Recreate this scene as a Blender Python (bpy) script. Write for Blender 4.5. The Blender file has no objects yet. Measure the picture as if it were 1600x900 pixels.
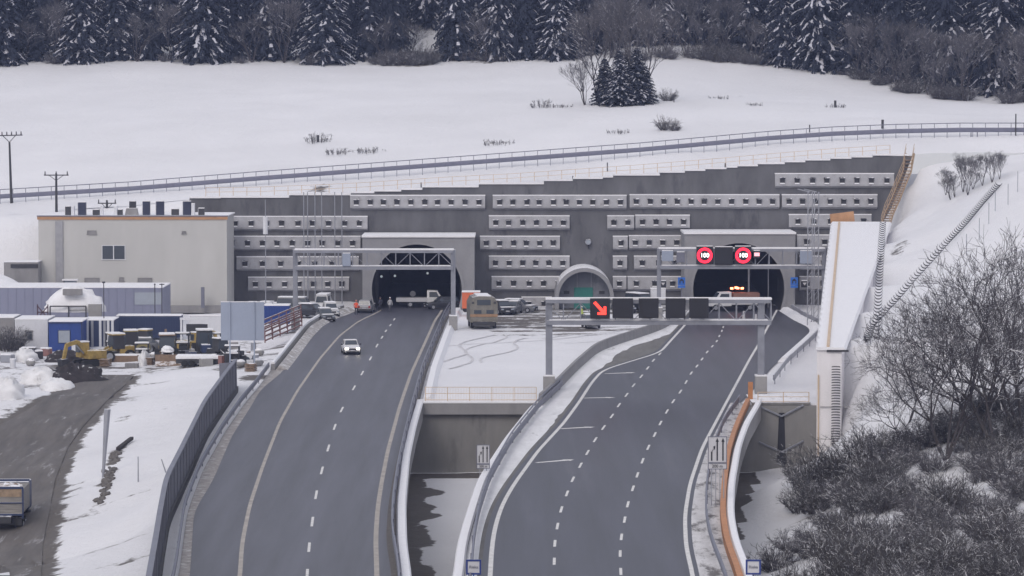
import bpy, math, random
import numpy as np
from mathutils import Vector, Matrix
R = math.radians
S = bpy.context.scene
# ---------------------------------------------------------------- camera, sky, sun, exposure
F = 5370.0; CZ = 28.0; PITCH = math.atan(311 / F)
cam = bpy.data.cameras.new('camera'); co = bpy.data.objects.new('camera', cam); S.collection.objects.link(co)
co.location = (0, 0, CZ); co.rotation_euler = (math.pi / 2 - PITCH, 0, 0)
cam.sensor_width = 36; cam.lens = F * 36 / 1600; cam.clip_start = 1; cam.clip_end = 6000
S.camera = co
w = bpy.data.worlds.new('World'); S.world = w; w.use_nodes = True
nt = w.node_tree; bg = nt.nodes['Background']
sky = nt.nodes.new('ShaderNodeTexSky'); sky.sky_type = 'NISHITA'; sky.sun_disc = False
sky.sun_elevation = R(38); sky.sun_rotation = R(200); sky.air_density = 1.0; sky.dust_density = 4.0; sky.ozone_density = 1.5
mx = nt.nodes.new('ShaderNodeMix'); mx.data_type = 'RGBA'; mx.inputs[0].default_value = 0.72
nt.links.new(sky.outputs[0], mx.inputs[6]); mx.inputs[7].default_value = (5.85, 5.8, 6.12, 1)   # cloud layer over the sky
nt.links.new(mx.outputs[2], bg.inputs[0]); bg.inputs[1].default_value = 0.125
sl = bpy.data.lights.new('sun', 'SUN'); so = bpy.data.objects.new('sun', sl); S.collection.objects.link(so)
sl.energy = 0.6; sl.angle = R(20); sl.color = (1.0, 0.95, 0.9)
so.rotation_euler = (R(52), 0, R(-20)); so.location = (0, 0, 120)
S.view_settings.view_transform = 'Standard'; S.view_settings.look = 'None'; S.view_settings.gamma = 1
S.view_settings.use_curve_mapping = False; S.view_settings.exposure = 0.3
S.render.engine = 'CYCLES'; S.cycles.max_bounces = 5; S.cycles.volume_bounces = 0; S.cycles.use_denoising = True
rnd = random.Random(7)
# ---------------------------------------------------------------- picture <-> world helpers
cp, sp = math.cos(PITCH), math.sin(PITCH)
def ray(px, row):
    u = (px - 800) / F; v = (450 - row) / F
    return (u, cp + v * sp, -sp + v * cp)
def W(px, row, z=0.0):
    d = ray(px, row); t = (z - CZ) / d[2]; return Vector((d[0] * t, d[1] * t, z))
def WD(px, row, y):
    d = ray(px, row); t = y / d[1]; return Vector((d[0] * t, y, CZ + d[2] * t))
def X(px, y): return WD(px, 300, y).x
def Z(row, y): return WD(800, row, y).z
# ---------------------------------------------------------------- materials
MATS = {}
def mat(name, col, rough=.8, metal=0., var=.12, vs=1.5, snow=0., bump=0., emit=0., stain=None, world=False, sth=.35, streak=None, snowcol=(.78, .78, .81)):
    if name in MATS: return MATS[name]
    m = bpy.data.materials.new(name); MATS[name] = m; m.use_nodes = True
    t = m.node_tree; N = t.nodes; L = t.links; b = N['Principled BSDF']
    b.inputs['Roughness'].default_value = rough; b.inputs['Metallic'].default_value = metal
    if emit:
        b.inputs['Base Color'].default_value = (*col, 1)
        b.inputs['Emission Color'].default_value = (*col, 1); b.inputs['Emission Strength'].default_value = emit
        return m
    tc = N.new('ShaderNodeTexCoord'); geo = N.new('ShaderNodeNewGeometry')
    src = geo.outputs['Position'] if world else tc.outputs['Object']
    if streak:
        mp = N.new('ShaderNodeMapping'); mp.inputs['Scale'].default_value = streak; L.new(src, mp.inputs[0]); csrc = mp.outputs[0]
    else: csrc = src
    n1 = N.new('ShaderNodeTexNoise'); n1.inputs['Scale'].default_value = vs; n1.inputs['Detail'].default_value = 6; n1.inputs['Roughness'].default_value = .65
    L.new(csrc, n1.inputs[0])
    mr = N.new('ShaderNodeMapRange'); mr.inputs[1].default_value = .3; mr.inputs[2].default_value = .7
    mr.inputs[3].default_value = 1 - var; mr.inputs[4].default_value = 1 + var; L.new(n1.outputs[0], mr.inputs[0])
    mul = N.new('ShaderNodeMix'); mul.data_type = 'RGBA'; mul.blend_type = 'MULTIPLY'; mul.inputs[0].default_value = 1
    mul.inputs[6].default_value = (*col, 1); L.new(mr.outputs[0], mul.inputs[7]); out = mul.outputs[2]
    if stain:       # (colour, scale, threshold)
        n2 = N.new('ShaderNodeTexNoise'); n2.inputs['Scale'].default_value = stain[1]; n2.inputs['Detail'].default_value = 8; n2.inputs['Roughness'].default_value = .7
        L.new(csrc, n2.inputs[0])
        r2 = N.new('ShaderNodeMapRange'); r2.inputs[1].default_value = stain[2]; r2.inputs[2].default_value = stain[2] + .12; L.new(n2.outputs[0], r2.inputs[0])
        m2 = N.new('ShaderNodeMix'); m2.data_type = 'RGBA'; L.new(r2.outputs[0], m2.inputs[0]); L.new(out, m2.inputs[6]); m2.inputs[7].default_value = (*stain[0], 1); out = m2.outputs[2]
    if snow:
        sx = N.new('ShaderNodeSeparateXYZ'); L.new(geo.outputs['Normal'], sx.inputs[0])
        r3 = N.new('ShaderNodeMapRange'); r3.inputs[1].default_value = sth; r3.inputs[2].default_value = sth + .25; L.new(sx.outputs[2], r3.inputs[0])
        n3 = N.new('ShaderNodeTexNoise'); n3.inputs['Scale'].default_value = 2.2; n3.inputs['Detail'].default_value = 4; L.new(geo.outputs['Position'], n3.inputs[0])
        r4 = N.new('ShaderNodeMapRange'); r4.inputs[1].default_value = .68 - .4 * snow; r4.inputs[2].default_value = .78 - .4 * snow; L.new(n3.outputs[0], r4.inputs[0])
        mm = N.new('ShaderNodeMath'); mm.operation = 'MULTIPLY'; L.new(r3.outputs[0], mm.inputs[0]); L.new(r4.outputs[0], mm.inputs[1])
        m3 = N.new('ShaderNodeMix'); m3.data_type = 'RGBA'; L.new(mm.outputs[0], m3.inputs[0]); L.new(out, m3.inputs[6]); m3.inputs[7].default_value = (*snowcol, 1); out = m3.outputs[2]
    L.new(out, b.inputs['Base Color'])
    if bump:
        bp = N.new('ShaderNodeBump'); bp.inputs['Strength'].default_value = bump; bp.inputs['Distance'].default_value = .1
        L.new(n1.outputs[0], bp.inputs['Height']); L.new(bp.outputs[0], b.inputs['Normal'])
    return m
def snowground(name, attr=True):
    m = bpy.data.materials.new(name); m.use_nodes = True; MATS[name] = m
    t = m.node_tree; N = t.nodes; L = t.links; b = N['Principled BSDF']; b.inputs['Roughness'].default_value = .75
    geo = N.new('ShaderNodeNewGeometry')
    def noise(s, d=6, r=.6):
        n = N.new('ShaderNodeTexNoise'); n.inputs['Scale'].default_value = s; n.inputs['Detail'].default_value = d; n.inputs['Roughness'].default_value = r
        L.new(geo.outputs['Position'], n.inputs[0]); return n.outputs[0]
    big = noise(.05); fine = noise(1.3, 8, .7); mid = noise(.45, 8, .75)
    cr = N.new('ShaderNodeMapRange'); L.new(big, cr.inputs[0]); cr.inputs[1].default_value = .3; cr.inputs[2].default_value = .7; cr.inputs[3].default_value = .93; cr.inputs[4].default_value = 1.04
    mul = N.new('ShaderNodeMix'); mul.data_type = 'RGBA'; mul.blend_type = 'MULTIPLY'; mul.inputs[0].default_value = 1; mul.inputs[6].default_value = (.76, .76, .79, 1); L.new(cr.outputs[0], mul.inputs[7])
    at = N.new('ShaderNodeAttribute'); at.attribute_name = 'mud'
    # mud attribute + noise -> sharp ragged patches of bare ground
    ad = N.new('ShaderNodeMath'); ad.operation = 'ADD'; L.new(at.outputs['Fac'], ad.inputs[0]); L.new(mid, ad.inputs[1])
    th = N.new('ShaderNodeMapRange'); L.new(ad.outputs[0], th.inputs[0]); th.inputs[1].default_value = .9; th.inputs[2].default_value = 1.0
    sc = N.new('ShaderNodeMix'); sc.data_type = 'RGBA'; L.new(fine, sc.inputs[0]); sc.inputs[6].default_value = (.05, .045, .042, 1); sc.inputs[7].default_value = (.17, .15, .135, 1)
    mixm = N.new('ShaderNodeMix'); mixm.data_type = 'RGBA'; L.new(th.outputs[0], mixm.inputs[0]); L.new(mul.outputs[2], mixm.inputs[6]); L.new(sc.outputs[2], mixm.inputs[7])
    L.new(mixm.outputs[2], b.inputs['Base Color'])
    bp = N.new('ShaderNodeBump'); bp.inputs['Strength'].default_value = .8; bp.inputs['Distance'].default_value = .45; L.new(mid, bp.inputs['Height']); L.new(bp.outputs[0], b.inputs['Normal'])
    return m
M = dict(
 snow=mat('snow', (.77, .77, .8), .75, var=.05, vs=2, bump=.3, world=True),
 dirtysnow=mat('dirty_snow', (.36, .34, .33), .9, var=.3, vs=2.2, bump=.6, world=True, stain=((.68, .68, .7), 1.1, .5)),
 gravel=mat('gravel_shoulder', (.13, .12, .115), .95, var=.35, vs=3, bump=.5, world=True, stain=((.3, .29, .28), 1.2, .6)),
 asph=mat('asphalt', (.064, .065, .085), .5, var=.34, vs=.55, world=True, streak=(1.2, .05, 1), bump=.05, stain=((.046, .046, .062), .22, .55)),
 asph2=mat('asphalt_fresh', (.037, .038, .056), .48, var=.34, vs=.5, world=True, streak=(1.2, .05, 1), bump=.05, stain=((.062, .062, .082), .25, .57)),
 paint=mat('road_paint', (.62, .61, .6), .7, var=.2, vs=2, world=True, stain=((.25, .24, .24), 3, .66)),
 paintw=mat('road_paint_worn', (.36, .33, .3), .8, var=.25, vs=1, world=True, stain=((.17, .16, .16), 1.5, .6)),
 lumpy=mat('lumpy_snow', (.72, .72, .74), .85, var=.08, vs=1, bump=.6, world=True, stain=((.16, .14, .13), .7, .6)),
 mud=mat('mud_track', (.1, .09, .085), .75, var=.35, vs=.5, world=True, streak=(1.6, .22, 1), bump=.6, stain=((.36, .35, .36), .55, .58)),
 shot=mat('sprayed_concrete', (.12, .121, .132), .9, var=.3, vs=.3, bump=.3, world=True, stain=((.07, .07, .08), .35, .54), streak=(1, 1, .35)),
 beam=mat('anchor_beam_concrete', (.36, .36, .385), .85, var=.16, vs=.8, bump=.1, world=True, snow=.6, stain=((.24, .23, .235), .9, .58)),
 conc=mat('concrete', (.24, .235, .24), .85, var=.15, vs=.8, bump=.15, world=True, stain=((.16, .155, .155), .5, .62), streak=(1, 1, .4)),
 conc_s=mat('concrete_snowy', (.27, .265, .265), .85, var=.15, vs=.8, bump=.15, world=True, snow=.9),
 portal=mat('portal_concrete', (.25, .25, .265), .8, var=.1, vs=.5, bump=.1, world=True, snow=1.),
 abut=mat('abutment_concrete', (.22, .215, .21), .85, var=.16, vs=.5, bump=.1, world=True, streak=(1, 1, .3), stain=((.15, .145, .145), .35, .58)),
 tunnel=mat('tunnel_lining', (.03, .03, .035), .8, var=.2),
 white=mat('plaster_white', (.455, .45, .44), .8, var=.07, vs=.35, streak=(1, 1, .25)),
 panel_w=mat('white_panel', (.6, .61, .65), .6, var=.06, snow=1, sth=.6),
 ochre=mat('ochre_panel', (.42, .23, .12), .7, var=.15),
 ochre2=mat('ochre_rail', (.55, .42, .3), .7, var=.15),
 orange=mat('orange_steel', (.42, .18, .07), .6, var=.15, vs=1.2),
 rust=mat('red_brown_rail', (.22, .11, .1), .7, var=.2, snow=.7),
 galv=mat('galvanised_steel', (.24, .25, .29), .5, .3, var=.15, vs=1, snow=.8, sth=.7),
 rail=mat('guardrail_steel', (.17, .175, .22), .5, .4, var=.15, vs=.5),
 rail_l=mat('guardrail_steel_light', (.3, .31, .35), .5, .3, var=.15, vs=.5, snow=.6, sth=.6),
 noisew=mat('noise_wall_grey', (.13, .132, .16), .75, var=.1, vs=.8, streak=(1, 1, 3)),
 black=mat('black_panel', (.012, .012, .018), .5, var=.05),
 dark=mat('dark_steel', (.03, .03, .036), .6, var=.2, snow=.55, sth=.6),
 darkp=mat('dark_plain', (.04, .04, .046), .6, var=.2),
 tyre=mat('tyre_rubber', (.02, .02, .022), .9, var=.2),
 glass=mat('window_glass', (.05, .06, .075), .15, var=.05),
 glassl=mat('pale_window', (.3, .33, .38), .2, var=.05),
 blue=mat('blue_container', (.012, .045, .22), .5, var=.12, snow=1, sth=.6),
 unit=mat('navy_unit', (.022, .028, .06), .5, var=.1), navy=mat('navy_container', (.018, .032, .09), .55, var=.12, snow=1, sth=.6),
 bgrey=mat('blue_grey_cladding', (.2, .21, .29), .6, var=.06, vs=.3, snow=1, sth=.5),
 yellow=mat('machine_yellow', (.3, .21, .06), .6, var=.4, vs=1.5, snow=.5, sth=.7),
 olive=mat('dirty_yellow', (.26, .22, .1), .65, var=.25, snow=.5, sth=.7),
 signw=mat('sign_white', (.5, .5, .53), .5, var=.03),
 signg=mat('sign_back_grey', (.29, .33, .42), .5, .2, var=.05, vs=.5),
 signb=mat('sign_blue', (.02, .13, .5), .5, var=.03),
 navyp=mat('sign_navy', (.015, .035, .19), .5, var=.03),
 green=mat('green_door', (.02, .17, .15), .6, var=.06),
 teal=mat('niche_back', (.16, .17, .2), .8, var=.08, world=True, stain=((.23, .24, .27), .6, .55)),
 wood=mat('timber', (.19, .13, .09), .8, var=.25, vs=3, snow=.6, sth=.6),
 soil=mat('dark_soil', (.035, .03, .032), .95, var=.4, vs=1.5, bump=.8, snow=.12, sth=.6),
 red=mat('red_led', (1., .045, .03), emit=1.8), redr=mat('red_ring', (1., .02, .05), emit=1.6),
 pink=mat('pink_led', (1., .45, .5), emit=.8),
 wled=mat('white_led', (1., .93, .9), emit=2.2), head=mat('headlight', (1., .9, .72), emit=9.), beacon=mat('amber_beacon', (1., .2, .08), emit=9.),
 dim=mat('tunnel_lamp', (.7, .75, .8), emit=.35), taill=mat('tail_lamp', (.3, .02, .02), .3),
 bark=mat('bark', (.06, .052, .055), .9, var=.3, snow=.35, sth=.55), twig=mat('twigs', (.06, .054, .06), .9, var=.3, vs=.8, snow=.6, sth=.4),
 twigl=mat('frosted_twigs', (.085, .08, .09), .9, var=.4, vs=.5, snow=.5, sth=.35),
 shrub=mat('shrub_twigs', (.07, .066, .07), .9, var=.5, vs=.4, snow=.55, sth=.35),
 needle=mat('spruce_needles', (.011, .016, .03), .9, var=.4, vs=1.2, snow=.1, sth=.75),
 bsnow=mat('branch_snow', (.5, .5, .56), .8, var=.3, vs=2.5),
 bus=mat('bus_paint', (.17, .16, .14), .7, var=.3, vs=1.5, snow=.5, sth=.6), buso=mat('bus_stripe', (.28, .17, .1), .7, var=.2),
 orangebox=mat('orange_paint', (.62, .14, .06), .6, var=.08, snow=1, sth=.6),
 vestg=mat('hi_vis', (.55, .7, .1), .6, var=.05),
)
GND = snowground('snow_ground')
# ---------------------------------------------------------------- mesh building
class MB:
    def __init__(s): s.v = []; s.f = []; s.m = []; s.mi = 0
    def add(s, vs, fs):
        o = len(s.v); s.v += [tuple(v) for v in vs]; s.f += [tuple(i + o for i in f) for f in fs]; s.m += [s.mi] * len(fs); return s
    def box(s, c, d, rz=0, taper=1., mat4=None):
        hx, hy, hz = d[0] / 2, d[1] / 2, d[2] / 2; vs = []
        for k, t in ((-1, 1), (1, taper)):
            for a, b in ((-1, -1), (1, -1), (1, 1), (-1, 1)): vs.append(Vector((a * hx * t, b * hy * t, k * hz)))
        rm = mat4 if mat4 else Matrix.Rotation(rz, 3, 'Z'); c = Vector(c)
        return s.add([rm @ v + c for v in vs], [(3, 2, 1, 0), (4, 5, 6, 7), (0, 1, 5, 4), (1, 2, 6, 5), (2, 3, 7, 6), (3, 0, 4, 7)])
    def bar(s, p, q, r, r2=None, n=6, cap=True):
        p = Vector(p); q = Vector(q); r2 = r if r2 is None else r2; d = (q - p)
        if d.length < 1e-6: return s
        d.normalize(); u = d.orthogonal().normalized(); v = d.cross(u); vs = []
        for c, rr in ((p, r), (q, r2)):
            for i in range(n):
                a = 2 * math.pi * i / n; vs.append(c + u * math.cos(a) * rr + v * math.sin(a) * rr)
        fs = [(i, (i + 1) % n, n + (i + 1) % n, n + i) for i in range(n)]
        if cap: fs += [tuple(range(n - 1, -1, -1)), tuple(range(n, 2 * n))]
        return s.add(vs, fs)
    def sq(s, p, q, a, b=None):     # rectangular bar between two points
        p = Vector(p); q = Vector(q); d = (q - p).normalized(); b = b or a
        up = Vector((0, 0, 1)) if abs(d.z) < .95 else Vector((0, 1, 0)); u = d.cross(up).normalized(); v = u.cross(d)
        vs = [c + u * (i * a / 2) + v * (j * b / 2) for c in (p, q) for i, j in ((-1, -1), (1, -1), (1, 1), (-1, 1))]
        return s.add(vs, [(0, 1, 2, 3), (7, 6, 5, 4), (0, 4, 5, 1), (1, 5, 6, 2), (2, 6, 7, 3), (3, 7, 4, 0)])
    def loft(s, rings, caps=True, closed=True):
        n = len(rings[0]); vs = [v for r in rings for v in r]; fs = []
        for k in range(len(rings) - 1):
            for i in range(n if closed else n - 1):
                j = (i + 1) % n; fs.append((k * n + i, k * n + j, (k + 1) * n + j, (k + 1) * n + i))
        if caps: fs += [tuple(range(n - 1, -1, -1)), tuple(range((len(rings) - 1) * n, len(rings) * n))]
        return s.add(vs, fs)
    def prism(s, poly, a, b, axis='y'):      # polygon of (h, v) extruded along an axis from a to b
        f = {'y': lambda h, v, t: (h, t, v), 'x': lambda h, v, t: (t, h, v), 'z': lambda h, v, t: (h, v, t)}[axis]; n = len(poly)
        vs = [f(h, v, a) for h, v in poly] + [f(h, v, b) for h, v in poly]
        return s.add(vs, [tuple(range(n)), tuple(range(2 * n - 1, n - 1, -1))] + [(i, n + i, n + (i + 1) % n, (i + 1) % n) for i in range(n)])
    def cyl(s, c, r, h, axis='x', n=16):
        c = Vector(c); d = {'x': Vector((1, 0, 0)), 'y': Vector((0, 1, 0)), 'z': Vector((0, 0, 1))}[axis] * h / 2
        return s.bar(c - d, c + d, r, r, n)
    def blob(s, c, d, n=10, m=6, seed=0, rough=.15, half=False):
        rr = random.Random(seed); vs = []; fs = []
        for j in range(m + 1):
            th = (math.pi / 2 if half else math.pi) * j / m
            for i in range(n):
                a = 2 * math.pi * i / n; k = 1 + rr.uniform(-rough, rough)
                vs.append((c[0] + d[0] * math.sin(th) * math.cos(a) * k, c[1] + d[1] * math.sin(th) * math.sin(a) * k, c[2] + d[2] * math.cos(th) * (k if j else 1)))
        for j in range(m):
            for i in range(n): fs.append((j * n + i, (j + 1) * n + i, (j + 1) * n + (i + 1) % n, j * n + (i + 1) % n))
        return s.add(vs, fs)
    def build(s, name, mats, parent=None, smooth=False, bevel=0):
        me = bpy.data.meshes.new(name); me.from_pydata(s.v, [], s.f)
        for m in (mats if isinstance(mats, (list, tuple)) else [mats]): me.materials.append(m)
        if max(s.m, default=0): me.polygons.foreach_set('material_index', s.m)
        if smooth: me.polygons.foreach_set('use_smooth', [True] * len(s.f))
        me.validate(); me.update()
        o = bpy.data.objects.new(name, me); S.collection.objects.link(o)
        if parent is not None: o.parent = parent
        if bevel:
            b = o.modifiers.new('bevel', 'BEVEL'); b.width = bevel; b.segments = 2; b.limit_method = 'ANGLE'
        return o
def tag(o, label=None, cat=None, group=None, kind=None):
    if label: o['label'] = label
    if cat: o['category'] = cat
    if group: o['group'] = group
    if kind: o['kind'] = kind
    return o
def thing(name, loc, label, cat, group=None, rz=0, sc=1.):
    o = bpy.data.objects.new(name, None); S.collection.objects.link(o); o.location = loc; o.rotation_euler = (0, 0, rz); o.scale = (sc,) * 3
    o.empty_display_size = .3
    return tag(o, label, cat, group)
def struct(o, label=None): return tag(o, label, None, None, 'structure')
def copy_tree(o, loc=None, rz=None, sc=None, label=None, group=None, parent=None):
    c = o.copy(); S.collection.objects.link(c)
    if parent is not None: c.parent = parent
    if loc is not None: c.location = loc
    if rz is not None: c.rotation_euler = (0, 0, rz)
    if sc is not None: c.scale = (sc,) * 3 if not isinstance(sc, tuple) else sc
    if label: c['label'] = label
    if group: c['group'] = group
    for ch in list(o.children): copy_tree(ch, parent=c)
    return c
def remove_tree(o):
    for ch in list(o.children): remove_tree(ch)
    bpy.data.objects.remove(o)
def text(name, body, size, m, parent, loc, rot=(math.pi / 2, 0, 0), sx=1.):
    cu = bpy.data.curves.new(name, 'FONT'); cu.body = body; cu.size = size; cu.align_x = 'CENTER'; cu.align_y = 'CENTER'; cu.extrude = .01; cu.offset = size * .006
    tmp = bpy.data.objects.new(name, cu); S.collection.objects.link(tmp); dg = bpy.context.evaluated_depsgraph_get(); me = bpy.data.meshes.new_from_object(tmp.evaluated_get(dg)); bpy.data.objects.remove(tmp)
    me.materials.clear(); me.materials.append(m); o = bpy.data.objects.new(name, me); S.collection.objects.link(o); o.parent = parent; o.location = loc; o.rotation_euler = rot; o.scale = (sx, 1, 1); return o
# ---------------------------------------------------------------- terrain functions
class RBF:
    def __init__(s, pts):
        P = np.array(pts, float); s.p = P[:, :2]; n = len(P)
        D = np.linalg.norm(s.p[:, None] - s.p[None], axis=2); A = np.zeros((n + 3, n + 3)); A[:n, :n] = D + np.eye(n) * -.5
        A[:n, n] = 1; A[:n, n + 1:] = s.p; A[n, :n] = 1; A[n + 1:, :n] = s.p.T
        s.w = np.linalg.lstsq(A, np.concatenate([P[:, 2], [0, 0, 0]]), rcond=None)[0]
    def __call__(s, x, y):
        q = np.stack([np.ravel(x), np.ravel(y)], 1).astype(float); D = np.linalg.norm(q[:, None] - s.p[None], axis=2)
        r = D @ s.w[:-3] + s.w[-3] + q @ s.w[-2:]; return r.reshape(np.shape(x))
def pt(px, row, y): v = WD(px, row, y); return (v.x, v.y, v.z)
def pz(px, row, z): v = W(px, row, z); return (v.x, v.y, v.z)
RAILROW = [(-200, 333), (0, 319), (200, 305), (400, 291), (600, 276), (800, 261), (1000, 245), (1200, 227), (1400, 215), (1600, 211), (1800, 211)]
WALLTOP = [(-200, 345), (0, 335), (200, 322), (300, 311), (410, 310), (550, 304), (700, 294), (800, 289), (900, 282), (1000, 275), (1100, 267), (1200, 258), (1300, 250), (1425, 242), (1600, 238), (1800, 238)]
EDGE = [(-300, 104, 600), (0, 104, 600), (200, 98, 600), (400, 100, 600), (600, 103, 600), (800, 97, 600), (1000, 92, 600), (1150, 98, 600), (1300, 118, 590), (1400, 142, 570), (1480, 158, 555), (1600, 162, 550), (1900, 165, 550)]
def interp(tab, px): return float(np.interp(px, [t[0] for t in tab], [t[1] for t in tab]))
HP = [pt(a, b, 456) for a, b in RAILROW] + [pt(a, b, 447) for a, b in WALLTOP] + [pt(a, b, c) for a, b, c in EDGE]
HP += [pt(a, -40, 690) for a in range(-300, 1901, 300)] + [pt(a, -190, 900) for a in range(-600, 2401, 400)]
HP += [pt(a, .5 * (interp(RAILROW, a) + b) - 6, 512) for a, b, c in EDGE[1:-1]]
HILL = RBF(HP)
def flatc(pts, z=0.): 
    P = sorted([pz(a, b, z)[:2] for a, b in pts], key=lambda p: p[1]); ys = np.arange(140, 520, 1.)
    yy = np.array([p[1] for p in P]); xx = np.array([p[0] for p in P]); r = np.interp(ys, yy, xx)
    k0 = (xx[min(2, len(xx) - 1)] - xx[0]) / (yy[min(2, len(yy) - 1)] - yy[0]); c0 = 2.2e-3
    lo = ys < yy[0]; d = yy[0] - ys[lo]; r[lo] = xx[0] - k0 * d
    k1 = (xx[-1] - xx[-3]) / (yy[-1] - yy[-3]); hi = ys > yy[-1]; r[hi] = xx[-1] + k1 * (ys[hi] - yy[-1])
    k = 5; rp = np.pad(r, k, mode='edge'); rp[:k] = r[0] - (r[1] - r[0]) * np.arange(k, 0, -1); rp[-k:] = r[-1] + (r[-1] - r[-2]) * np.arange(1, k + 1)
    r = np.convolve(rp, np.ones(2 * k + 1) / (2 * k + 1), 'valid')
    return lambda y: np.interp(y, ys, r)
# left carriageway (all in the z=0 plane)
cLL = flatc([(375, 900), (378, 850), (390, 790), (410, 730), (437, 660), (465, 610), (500, 560), (530, 525), (560, 502), (590, 488)])
cLR = flatc([(589, 900), (587, 843), (590, 795), (596, 755), (606, 704), (624, 637), (642, 584), (662, 540), (680, 500), (688, 489)])
cLA = flatc([(297, 900), (303, 800), (333, 750), (363, 680), (389, 640), (408, 608), (438, 584), (477, 538), (511, 503), (553, 488)])
cLG = flatc([(612, 900), (603, 843), (606, 795), (614, 745), (624, 700), (640, 637), (655, 584), (673, 540), (690, 500), (697, 489)])
cLP = flatc([(634, 900), (628, 858), (627, 793), (634, 720), (645, 670), (656, 633), (669, 580), (684, 540), (700, 500), (708, 488)])
cLRAIL = flatc([(275, 900), (289, 800), (313, 736), (347, 677), (378, 632), (400, 606)])
cLN = flatc([(247, 900), (249, 883), (260, 817), (283, 767), (320, 683), (352, 634), (372, 606)])
cLB = flatc([(415, 585), (436, 560), (477, 509), (523, 482), (553, 476), (570, 474)], .4)
# right carriageway
cRL = flatc([(766, 900), (768, 860), (773, 825), (784, 790), (802, 758), (841, 704), (880, 662), (905, 628), (925, 597), (942, 578), (968, 570), (1000, 560), (1031, 551), (1050, 530), (1071, 507), (1085, 488)])
cRR = flatc([(1082, 896), (1072, 855), (1070, 806), (1078, 756), (1097, 700), (1131, 636), (1172, 560), (1184, 540), (1200, 510), (1212, 488)])
cRW = flatc([(720, 900), (724, 860), (736, 815), (755, 755), (795, 692), (834, 642), (869, 610), (900, 578), (932, 550), (960, 539), (995, 528), (1035, 514), (1062, 495), (1070, 487)])
cRG = flatc([(738, 900), (741, 857), (748, 815), (766, 758), (800, 696), (842, 642), (878, 608), (905, 580)])
cRO = flatc([(1153, 900), (1136, 855), (1129, 809), (1131, 768), (1138, 711), (1150, 673), (1170, 628), (1182, 600)])
cRGR = flatc([(1128, 900), (1110, 855), (1102, 815), (1103, 771), (1112, 711), (1130, 665), (1158, 625), (1172, 605)])
cRP = flatc([(1163, 900), (1144, 850), (1137, 809), (1139, 762), (1150, 703), (1163, 667), (1183, 633), (1196, 605)])
cRA = flatc([(1186, 600), (1205, 575), (1250, 535), (1266, 520), (1266, 512), (1240, 500), (1222, 488)])
YA = 304.0     # abutment line of the underpass
GP = []
for px, row, z in [(300, 580, -.5), (200, 588, -1.5), (90, 562, -1.5), (0, 560, -1.5), (-100, 560, -1.5), (150, 622, -2.3), (100, 652, -2.8), (60, 700, -3.8), (40, 780, -4.8), (30, 850, -5), (30, 900, -5.2), (-60, 900, -5.2), (-60, 750, -4.6),
        (100, 895, -4.5), (160, 800, -3.3), (200, 700, -2.2), (215, 850, -2.2), (250, 620, -.9), (30, 620, -1.6), (-80, 640, -2.), (170, 690, -2.7)]: GP.append(pz(px, row, z))
for y in range(200, 345, 20): GP.append((float(cLN(y)) - .4, y, -.35))
for y in (385, 400, 430, 444):
    for x in (-58, -46, -34): GP.append((x, y, -1.5 + 1.5 * min(1, (y - 385) / 45)))
GP += [pt(0, 445, 436), pt(-150, 445, 432), pt(30, 400, 442), pt(-150, 390, 440), pt(30, 350, 447), (-95, 400, 1), (-95, 360, 0)]
for y in (350, 370, 400, 430): GP.append((float(cLB(y)) - 1, y, -.1))
for a in range(-250, 50, 50): GP.append(pt(a, interp(WALLTOP, a), 447))
FR = [(float(cRA(y)) + 1.5, y, 0) for y in (310, 330, 350, 380)] + [(46, 430, 2), (46, 443, 4)]
FAR = [pt(1390, 355, 432), pt(1405, 350, 438), pt(1600, 262, 405), pt(1700, 240, 405), pt(1450, 350, 417), pt(1500, 320, 420), pt(1400, 450, 352), pt(1400, 560, 294), (33, 309, 5.8), pt(1600, 430, 350), pt(1600, 560, 290), pt(1750, 430, 350), pt(1500, 440, 360), pt(1360, 400, 392),
       pt(1410, 300, 445), pt(1430, 246, 446.5), pt(1600, 240, 447), pt(1800, 240, 447), (52, 446, 14.6), (110, 400, 24), (110, 330, 13)]
FAR += [(28.9 + (y - 300) * .14 + d, y, 5.3 + (y - 300) * .0438 + .04 + d * .03) for y in (308, 330, 355, 380, 405, 428) for d in (.3, 4)]
NEAR = [pt(1310, 725, 290), pt(1250, 745, 299), pt(1450, 715, 262), pt(1600, 700, 262), pt(1750, 700, 262), pt(1600, 900, 215), pt(1300, 900, 222), pt(1205, 900, 240), pt(1260, 800, 268), pt(1450, 800, 240), pt(1450, 900, 218), pt(1600, 800, 238), pt(1800, 900, 210), pt(1360, 640, 285),
        (26, 303, -6), (22, 290, -6), (19, 260, -6), (17, 240, -6), (16, 200, -6), (22, 180, -5), (60, 180, -3)]
GL = RBF(GP + [(x, y, 0) for y in (345, 380, 420, 444) for x in (-10, 10, 30)]); GRF = RBF(FR + FAR)
NEAR += [(27, 303.5, -6), (24, 297, -6), (27.5, 296, -5.2), (28.7, 298, -4), (29.8, 299.5, 1.), (31.2, 301, 4.6), (34, 304, 5.4), (28.8, 303.5, -3)]
GRN = RBF([p for p in NEAR if p[0] != 29.6 or p[1] < 290] + [p for p in FAR if p[1] < 420])
CELL = {}
def hash2(i, j):
    if (i, j) not in CELL: CELL[(i, j)] = random.Random(i * 7919 + j * 104729 + 13).uniform(-1, 1)
    return CELL[(i, j)]
def bumps(x, y, s):
    gx, gy = x / s, y / s; i, j = math.floor(gx), math.floor(gy); a, b = gx - i, gy - j; a = a * a * (3 - 2 * a); b = b * b * (3 - 2 * b)
    return (hash2(i, j) * (1 - a) + hash2(i + 1, j) * a) * (1 - b) + (hash2(i, j + 1) * (1 - a) + hash2(i + 1, j + 1) * a) * b
def rampz(y): return 5.3 + (y - 300) * .0438
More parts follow.
